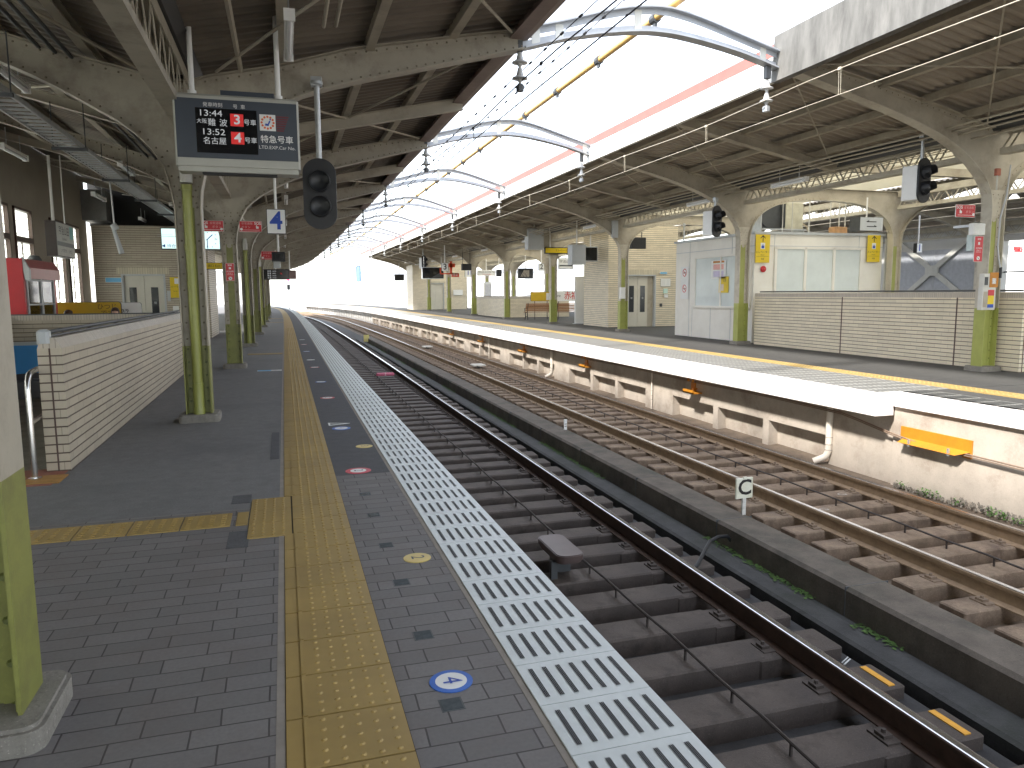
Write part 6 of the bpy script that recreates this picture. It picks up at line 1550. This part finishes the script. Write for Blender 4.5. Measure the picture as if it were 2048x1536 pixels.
for k, (x, y, w, d, h, rz, lab) in enumerate(((24, 150, 12, 9, 5, 5, 'white flat-topped house behind the end of the tracks'), (36, 160, 10, 8, 9, -8, 'narrow pale house with stacked windows in the distance'), (48, 150, 14, 9, 5.5, 4, 'pale low house right of the narrow one'), (62, 175, 16, 9, 7, 0, 'pale two-storey house far beyond the platform'), (-20, 170, 18, 9, 6, 0, 'pale house left behind the near platform end'),
     (60, 90, 22, 10, 6, -10, 'long pale building behind the far platform columns'), (62, 66, 14, 9, 3.8, -6, 'pale house with grey roof seen right of the far lift tower'), (88, 100, 20, 10, 7, -15, 'large pale building beyond the rear tracks'), (70, 45, 16, 9, 5, -20, 'pale house seen between booth and lift tower'), (92, 60, 18, 9, 8, -25, 'pale block seen at the right through the hall windows'))):
    house_b('house', lab, x, y, w, d, h, house, rz, 2 if h < 8 else 3, 4, 1.6 if k % 2 else .5)
o, z = at(718, 575, 110); t = thing('signal_mast', 'thin signal mast with a bluish oval head beyond the platform end', 'signal', W(o, 110, -1.4)); m = MB(); m.cyl((0,0,0),(0,0,5),.09,8); m.build('mast', galv, t); m = MB(); m.bbox(-.35,.35,-.1,.1,4.6,6.9,.2); m.build('head', M('blue_grey_head', (.2,.3,.4), .5), t)
o, z = at(582, 600, 90); t = thing('signal_mast', 'short dark dwarf signal post beyond the near platform end', 'signal', W(o, 92, -1.3)); m = MB(); m.cyl((0,0,0),(0,0,3.6),.06,8); m.build('mast', galv, t); m = MB(); m.bbox(-.18,.18,-.1,.1,3.3,3.9,.05); m.build('head', darkg, t)
t = thing('fence', 'white fence and rail beyond the rear tracks', 'fence', W(37, 40, 0)); m = MB()
for s in range(24, 140, 2): p = W(23.5 if s > 62 else 37, s); m.box(p.x-37-.05-cx(40), p.x-37+.05-cx(40), p.y-40, p.y-40+.08, 0, 1.2)
m.build('post', white, t); m = MB(); m.sweep([(23.5,1.15),(23.55,1.15),(23.55,1.22),(23.5,1.22)], 62, 140, 4); m.sweep([(23.5,.6),(23.55,.6),(23.55,.65),(23.5,.65)], 62, 140, 4); m.build('rail', white, t, W(37, 40, 0))
t = thing('speed_marker', 'small yellow marker board low beside the far end of the near track', 'track sign', W(4.3, 42, -1.3)); m = MB(); m.box(-.15,.15,-.02,0,.1,.5); m.build('board', M('pale_yellow_board', (.75,.65,.25)), t); m = MB(); m.cyl((0,0,0),(0,0,.12),.03); m.build('post', galv, t)

# ================================================================== LIGHT
w = bpy.data.worlds.new('World'); SC.world = w; w.use_nodes = True; nt = w.node_tree
bg = nt.nodes['Background']; sky = nt.nodes.new('ShaderNodeTexSky'); sky.sky_type = 'NISHITA'; sky.sun_disc = False
SUN_D = Vector((.86, .45, -1.0)).normalized()      # direction the light travels
elev = math.asin(-SUN_D.z); toS = -SUN_D
sky.sun_elevation = elev; sky.sun_rotation = math.atan2(toS.x, toS.y); sky.air_density = 1.0; sky.dust_density = 1.5; sky.ozone_density = 1.0
nt.links.new(sky.outputs[0], bg.inputs[0]); bg.inputs[1].default_value = .06
bg2 = nt.nodes.new('ShaderNodeBackground'); bg2.inputs[0].default_value = (.985, .985, .97, 1); bg2.inputs[1].default_value = .36      # thin even cloud
ad = nt.nodes.new('ShaderNodeAddShader'); nt.links.new(bg.outputs[0], ad.inputs[0]); nt.links.new(bg2.outputs[0], ad.inputs[1]); nt.links.new(ad.outputs[0], nt.nodes['World Output'].inputs[0])
ld = bpy.data.lights.new('sun', 'SUN'); ld.energy = 1.75; ld.angle = R_(5.0); ld.color = (1, .95, .88)
lo = bpy.data.objects.new('sun', ld); COL.objects.link(lo); lo.rotation_euler = SUN_D.to_track_quat('-Z', 'Y').to_euler()
SC.view_settings.view_transform = 'Standard'; SC.view_settings.look = 'None'; SC.view_settings.gamma = 1.0; SC.view_settings.exposure = 2.45
SC.render.engine = 'CYCLES'; SC.cycles.max_bounces = 8; SC.cycles.diffuse_bounces = 5; SC.cycles.glossy_bounces = 3; SC.cycles.transmission_bounces = 4; SC.cycles.transparent_max_bounces = 6
SC.cycles.sample_clamp_indirect = 4; SC.cycles.caustics_reflective = False; SC.cycles.caustics_refractive = False
